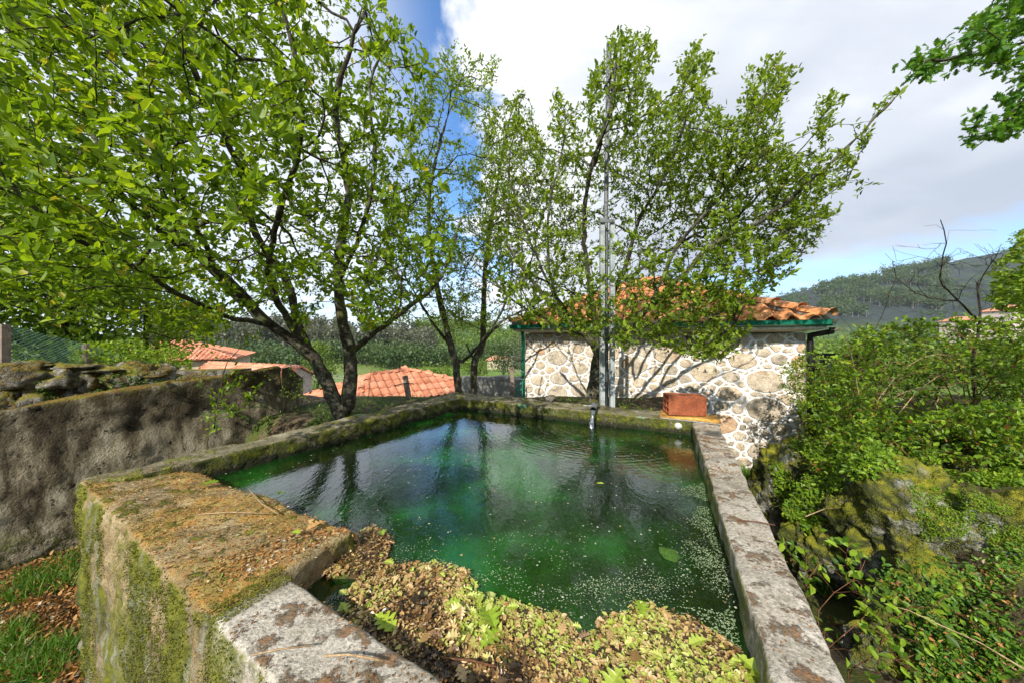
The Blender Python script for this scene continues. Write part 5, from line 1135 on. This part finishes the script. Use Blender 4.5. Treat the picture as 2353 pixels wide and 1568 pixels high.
a, b = P(676, 925, 9.4), P(800, 950, 8.6); d = (b-a); d.z = 0; L = d.length; d.normalize(); zt = a.z; bme = MB(); bme.bar(Vector((0, 0, 0)), Vector((.385, 0, 0)), .14, .18); 
blk0 = None
for r_ in range(12):
    for k in range(int(L/.4)+1):
        p = a+d*(.4*k+(.2 if r_ % 2 else 0)); p.z = zt-.1-r_*.2
        if blk0 is None: mb = bme; blk0 = mb.build('block', M['block'], cb); blk = blk0.data; o = blk0
        else: o = link('block', blk, cb)
        o.matrix_basis = Matrix.Translation(p) @ Matrix.Rotation(math.atan2(d.y, d.x), 4, 'Z')
mb = MB(); mb.bar(a+Vector((0, .02, -1.2)), b+Vector((0, .02, 0))-Vector((0, 0, b.z-a.z+1.2)), .1, 2.3); mb.build('joint', M['block'], cb)
r1, r2 = Vector((-19.3, 20, .3)), Vector((-11.8, 17.5, .28)); dn = Vector((.45, -2.0, -.65)); df = Vector((-.45, 2.0, -.65))
low_house('tiled_house', 'long low house with faded gable roof behind the end of the dark wall', (r1+r2)/2, [[r1+dn, r2+dn, r2, r1], [r2+df, r1+df, r1, r2]], [(r1, r2)], [r1+dn*.95, r2+dn*.95-Vector((.15, 0, 0)), r2+df*.95-Vector((.15, 0, 0)), r1+df*.95], M['pink'], 300, .28, .38)
for hO in [o for o in scn.objects if o.name.startswith('tiled_house')][-1:]:
    mb = MB(); q = Vector((-.1, 0, -.05)); mb.v = [r2+dn*.95+q, r2+q, r2+df*.95+q]; mb.f = [(0, 1, 2)]; mb.v += [v+Vector((-.2, .05, 0)) for v in mb.v]; mb.f += [(5, 4, 3), (0, 3, 4, 1), (1, 4, 5, 2)]; mb.build('gable', M['pink'], hO)
a0, a1_, a2_, ap = Vector((-21.8, 24.9, .2)), Vector((-30., 20.2, .2)), Vector((-27, 33., .2)), Vector((-28.6, 26.9, 1.68)); a3_ = Vector((-35, 28.3, .2))
low_house('tiled_house', 'beige house with orange hip roof at the far left behind the fence', a0, [[a1_, a0, ap], [a0, a2_, ap], [a2_, a3_, ap], [a3_, a1_, ap]], [(a0, ap), (a1_, ap)], [a1_.lerp(a2_, .04)-Vector((0, 0, .15)), a0.lerp(a3_, .05)-Vector((0, 0, .15)), a2_.lerp(a1_, .04)-Vector((0, 0, .15)), a3_.lerp(a0, .05)-Vector((0, 0, .15))], M['beige'], 260, .30, .40)
# vine stakes and posts
vs = empty('vine_stake', P(938, 925, 5.2), 'weathered stone stake with wire crossbar in front of the orange roof', 'stake'); mb = MB(); mb.bar(P(942, 930, 5.2), P(930, 862, 5.2), .07, .07); mb.build('stake', M['post'], vs); mb = MB(); mb.tube([P(905, 885, 5.17), P(930, 879, 5.15), P(950, 880, 5.2)], .008, 6); mb.build('crossbar', M['twig'], vs)
mb = MB(); mb.bar(P(1177, 915, 7.0), P(1175, 843, 7.0), .09, .09); tag(mb.build('concrete_post', M['post']), 'slim concrete vine post standing left of the green downpipe', 'post')
for yy, k in ((851, 'upper'), (868, 'lower')):
    mb = MB(); mb.tube([P(1040, yy+6, 8.2), P(1100, yy+2, 7.6), P(1176, yy, 7.0), P(1204, yy+2, 6.9)], .005, 5); tag(mb.build('vine_wire', M['wiregrey']), f'{k} training wire running left from the concrete vine post', 'wire')
rw_ = rblock('low_wall', [P(1060, 900, 8.8).xy, P(1206, 900, 8.0).xy, P(1206, 900, 8.2).xy, P(1060, 900, 9.0).xy], -2.2, [.85, .95, .95, .85], .1, .02, .03, 2, M['block']); tag(rw_, 'grey low wall running behind the post to the house corner', 'wall')
rl = empty('green_railing', P(1196, 910, 7.3), 'green tubular handrail beside the left house corner', 'railing')
for x, y0, y1 in ((1187, 885, 930), (1200, 875, 930)): mb = MB(); mb.tube([P(x, y1, 7.3), P(x, y0, 7.3)], .014, 8); mb.build('upright', M['green'], rl)
for dy in (0, 14): mb = MB(); mb.tube([P(1170, 905+dy, 7.3), P(1187, 889+dy, 7.3), P(1200, 877+dy, 7.3)], .014, 8); mb.build('handrail', M['green'], rl)

# ------------------------------------------------------------------ trees and woods further off
def far_tree(name, label, base, h, rad, mat, n, leaf, trunk=True, group=None, cat='tree', bottom=.3, seedclump=.25):
    base = Vector(base); t = empty(name, base, label, cat, group); mb = MB(); tr = max(.02, h*.014)
    if trunk: mb.tube([base-Vector((0, 0, .5)), base+Vector((rad*.05, 0, h*.45)), base+Vector((0, rad*.05, h*.9))], [tr*1.5, tr, tr*.3], 6)
    nb = 9
    for k in range(nb):
        a = k*2.4; z = h*(bottom+.08+.5*k/nb); mb.tube([base+Vector((0, 0, z*.85)), base+Vector((math.cos(a)*rad*.7, math.sin(a)*rad*.7, z+h*.12))], [tr*.5, tr*.12], 4)
    mb.build('trunk', M['bark'], t, True)
    ncl = 26; C_ = []
    while len(C_) < ncl:
        q = rng.uniform(-1, 1, 3)
        if (q**2).sum() < 1: C_.append(q)
    C_ = np.array(C_)*[rad*.85, rad*.85, h*(1-bottom)*.45]+np.array([base.x, base.y, base.z+h*(bottom+(1-bottom)*.5)])
    ci = rng.integers(0, ncl, n); pos = C_[ci]+rng.normal(size=(n, 3))*rad*seedclump*[1, 1, .7]
    scatter('foliage', RH_V*[1.5, 1, 1], RH_F, pos, rdir(n)+[0, 0, .2], rdir(n)*.8+[0, 0, .6], rng.uniform(leaf*.6, leaf*1.3, n), np.clip(rng.normal(.5, .2, n), 0, 1), M[mat], t); return t
def gpt(px, Y, dz=0.): x = (px-CX)/F*Y; return Vector((x, Y, height(x, Y)+dz))
# left, behind the fence
for k, (px, Y, h, rad, mt, n, lf_, lab) in enumerate(((-60, 8.0, 6.5, 2.4, 'leaf_apple', 9000, .13, 'tall leafy tree behind the wire fence at the left edge'), (150, 9.5, 6.5, 2.3, 'leaf_bright', 9000, .13, 'yellow-green tree behind the fence between the first post and the second'), (330, 11.5, 5.8, 1.9, 'leaf_apple', 7000, .13, 'green tree behind the fence in front of the beige house'), (-350, 7.0, 7.5, 2.6, 'leaf_dark', 8000, .14, 'dark tree beyond the left edge of the fence'))):
    far_tree('garden_tree', lab, gpt(px, Y, 2.5), h, rad, mt, n, lf_, bottom=.12)
bush('garden_shrub', 'shrub', 'feathery green shrub spilling over the wire fence', [P(300, 880, 6.6)], [(160, 790), (300, 780), (430, 800), (440, 860), (380, 880), (250, 860), (170, 850)], 420, 6.2, 8.2, 'leaf_bright', 5, (.05, .09), clump=1.)
# beyond the corner: shrubs over the low wall
for px, Y, h, rad, mt, n, lf_, lab in ((1235, 30, 6.5, 2.6, 'leaf_grey', 5000, .16, 'rounded grey-green tree in the valley left of the house corner'), (1130, 8.5, 1.8, .7, 'leaf_bright', 2600, .05, 'low bright shrub behind the two slender trees'), (1190, 10.5, 3.0, .7, 'leaf_far', 2200, .07, 'slim yellow-green tree just left of the house corner'), (905, 16, 2.8, .9, 'leaf_far', 2200, .10, 'bright little tree beyond the ridge of the orange roof'), (1010, 24, 3.5, 1.6, 'leaf_far', 2600, .13, 'rounded light green tree at the edge of the meadow'), (730, 28, 5.5, 1.7, 'leaf_far', 2600, .15, 'light green tree between the pale gable and the wood'), (1155, 60, 8, 3.6, 'leaf_dark', 3000, .3, 'dark tree beyond the meadow behind the slender trees'), (1090, 45, 3, 2.2, 'leaf_far', 1800, .2, 'low hedge-like tree in the middle of the meadow')):
    far_tree('valley_tree', lab, gpt(px, Y), h, rad, mt, n, lf_, bottom=.1)
fh = empty('farm_house', gpt(1150, 95), 'tiny beige farmhouse with orange roof in the far meadow', 'house'); c = gpt(1143, 95); mb = MB(); mb.prism([(c.x-3, c.y-2), (c.x+4, c.y-2), (c.x+4, c.y+3), (c.x-3, c.y+3)], c.z-1, c.z+2.6); mb.build('wall', M['beige'], fh)
mb = MB(); mb.v = [Vector((c.x-3.5, c.y-2.5, c.z+2.6)), Vector((c.x+4.5, c.y-2.5, c.z+2.6)), Vector((c.x+4.5, c.y+3.5, c.z+2.6)), Vector((c.x-3.5, c.y+3.5, c.z+2.6)), Vector((c.x-1, c.y+.5, c.z+4)), Vector((c.x+2, c.y+.5, c.z+4))]; mb.f = [(0, 1, 5, 4), (1, 2, 5), (2, 3, 4, 5), (3, 0, 4), (3, 2, 1, 0)]; mb.build('roof', M['tile_old'], fh)
def wood(name, n, pxr, yr, h, mat, per, leaf, trunkmat='pinkish', bottom=.45, rad=2.2, clump=0):
    pos = []; tn = []; mb = MB()
    for _ in range(n):
        b_ = gpt(random.uniform(*pxr), random.uniform(*yr))
        while clump and mn.noise(b_*clump) < .0: b_ = gpt(random.uniform(*pxr), random.uniform(*yr))
        hh2 = h*random.uniform(.55, 1.2); tn_ = random.random()
        mb.tube([b_-Vector((0, 0, 1)), b_+Vector((random.uniform(-.4, .4), 0, hh2*.9))], [.22, .09], 4, False)
        c = rng.normal(size=(per, 3))*[rad*.5, rad*.5, hh2*(1-bottom)*.24]+[b_.x, b_.y, b_.z+hh2*(bottom+(1-bottom)*.5)]; pos.append(c); tn.append(np.clip(rng.normal(.25+.5*tn_, .12, per), 0, 1))
    o = mb.build(name+'_trunks', M[trunkmat]); o['kind'] = 'stuff'; pos = np.concatenate(pos); k = len(pos)
    scatter(name+'_crowns', RH_V*[1.5, 1, 1], RH_F, pos, rdir(k), rdir(k)*.8+[0, 0, .6], rng.uniform(leaf*.6, leaf*1.4, k), np.concatenate(tn), M[mat])
M['pinkish'] = plain('pale eucalyptus bark', (.30, .27, .22), .9)
wood('eucalyptus_wood', 330, (330, 1000), (140, 195), 13, 'leaf_grey', 130, 1.0)
wood('valley_wood', 200, (380, 1190), (95, 135), 7, 'leaf_dark', 130, .8, 'bark', .15, 3.2)
wood('hill_wood', 260, (960, 1240), (160, 330), 9, 'leaf_far', 110, 1.1, 'bark', .1, 4.)
wood('mountain_wood', 420, (1870, 2180), (400, 600), 17, 'leaf_dark', 90, 1.8, 'pinkish', .3, 4., .02)
wood('hill_scrub', 900, (1700, 2700), (260, 600), 4, 'leaf_dark', 40, 1.6, 'bark', .0, 5., .01)
wood('slope_wood', 420, (1840, 2700), (60, 190), 8, 'leaf_far', 130, .8, 'bark', .1, 3.6)
wood('ridge_trees', 40, (1700, 2400), (560, 600), 9, 'leaf_dark', 60, 1.4, 'bark', .3, 4.)
for k, (px, py, Y, wv, lab) in enumerate(((2230, 738, 120, 16, 'row of pale village houses with orange roofs seen through the bare shrub'), (2325, 715, 90, 9, 'village house with pink-orange roof at the right edge'))):
    c = P(px, py, Y); t = empty('village_house', (c.x, c.y, c.z-4), lab, 'house'); mb = MB(); mb.prism([(c.x-wv/2, c.y-3), (c.x+wv/2, c.y-3), (c.x+wv/2, c.y+3), (c.x-wv/2, c.y+3)], c.z-8, c.z); mb.build('wall', M['pink'], t)
    mb = MB(); mb.v = [Vector((c.x+sx_*(wv/2+.4), c.y+sy_*3.4, c.z)) for sx_, sy_ in ((-1, -1), (1, -1), (1, 1), (-1, 1))]+[Vector((c.x-wv/2+2, c.y, c.z+1.8)), Vector((c.x+wv/2-2, c.y, c.z+1.8))]; mb.f = [(0, 1, 5, 4), (1, 2, 5), (2, 3, 4, 5), (3, 0, 4), (3, 2, 1, 0)]; mb.build('roof', M['tile_old'], t)
    for q in range(4 if k == 0 else 2): mb = MB(); x = c.x-wv/2+wv*(q+.6)/(4.2 if k == 0 else 2.2); mb.bar(Vector((x, c.y-3.05, c.z-2.2)), Vector((x, c.y-3.05, c.z-1)), 1., .12); mb.build('window', M['dark'], t)
for k in range(3):
    mb = MB(); y0 = 858+k*7; mb.tube([P(640+40, y0+12, 40), P(735, y0, 42), P(860, y0+12-k*3, 44)], .03, 4); tag(mb.build('power_line', M['galv']), ['upper', 'middle', 'lower'][k]+' of the thin power lines crossing behind the twin trunks', 'cable')

# ------------------------------------------------------------------ air
m = bpy.data.materials.new('valley haze'); m.use_nodes = True; t_ = NT(m.node_tree); t_.n.clear()
v_ = t_.add('ShaderNodeVolumePrincipled', i_Color=(.80, .90, 1.0), i_Density=.00014); v_.inputs['Anisotropy'].default_value = .2
t_.l.new(v_.outputs[0], t_.add('ShaderNodeOutputMaterial').inputs['Volume'])
mb = MB(); mb.prism([(-2100, -2100), (2100, -2100), (2100, 2100), (-2100, 2100)], ZLO-1.2, ZHI+30); tag(mb.build('haze', m), kind='stuff')

GR = {'apple_tree': 'apple trees around the tank', 'boulder': 'boulders on the right bank', 'valley_tree': 'trees in the valley', 'garden_tree': 'trees behind the wire fence', 'bramble_spray': 'bramble sprays over the ditch', 'tiled_house': 'tiled houses below the tank', 'floating_leaf': 'leaves floating on the tank', 'fallen_leaf': 'leaves lying on the platform', 'dry_twig': 'twigs lying on the tank', 'bramble_thicket': 'brambles on the bank', 'village_house': 'village houses on the far slope', 'power_line': 'power lines behind the twin trunks', 'vine_wire': 'vine training wires', 'dry_stalk': 'dry stalks on the bank'}
for o in scn.objects:
    k = o.name.split('.')[0]
    if o.parent is None and k in GR and 'category' in o: o['group'] = GR[k]
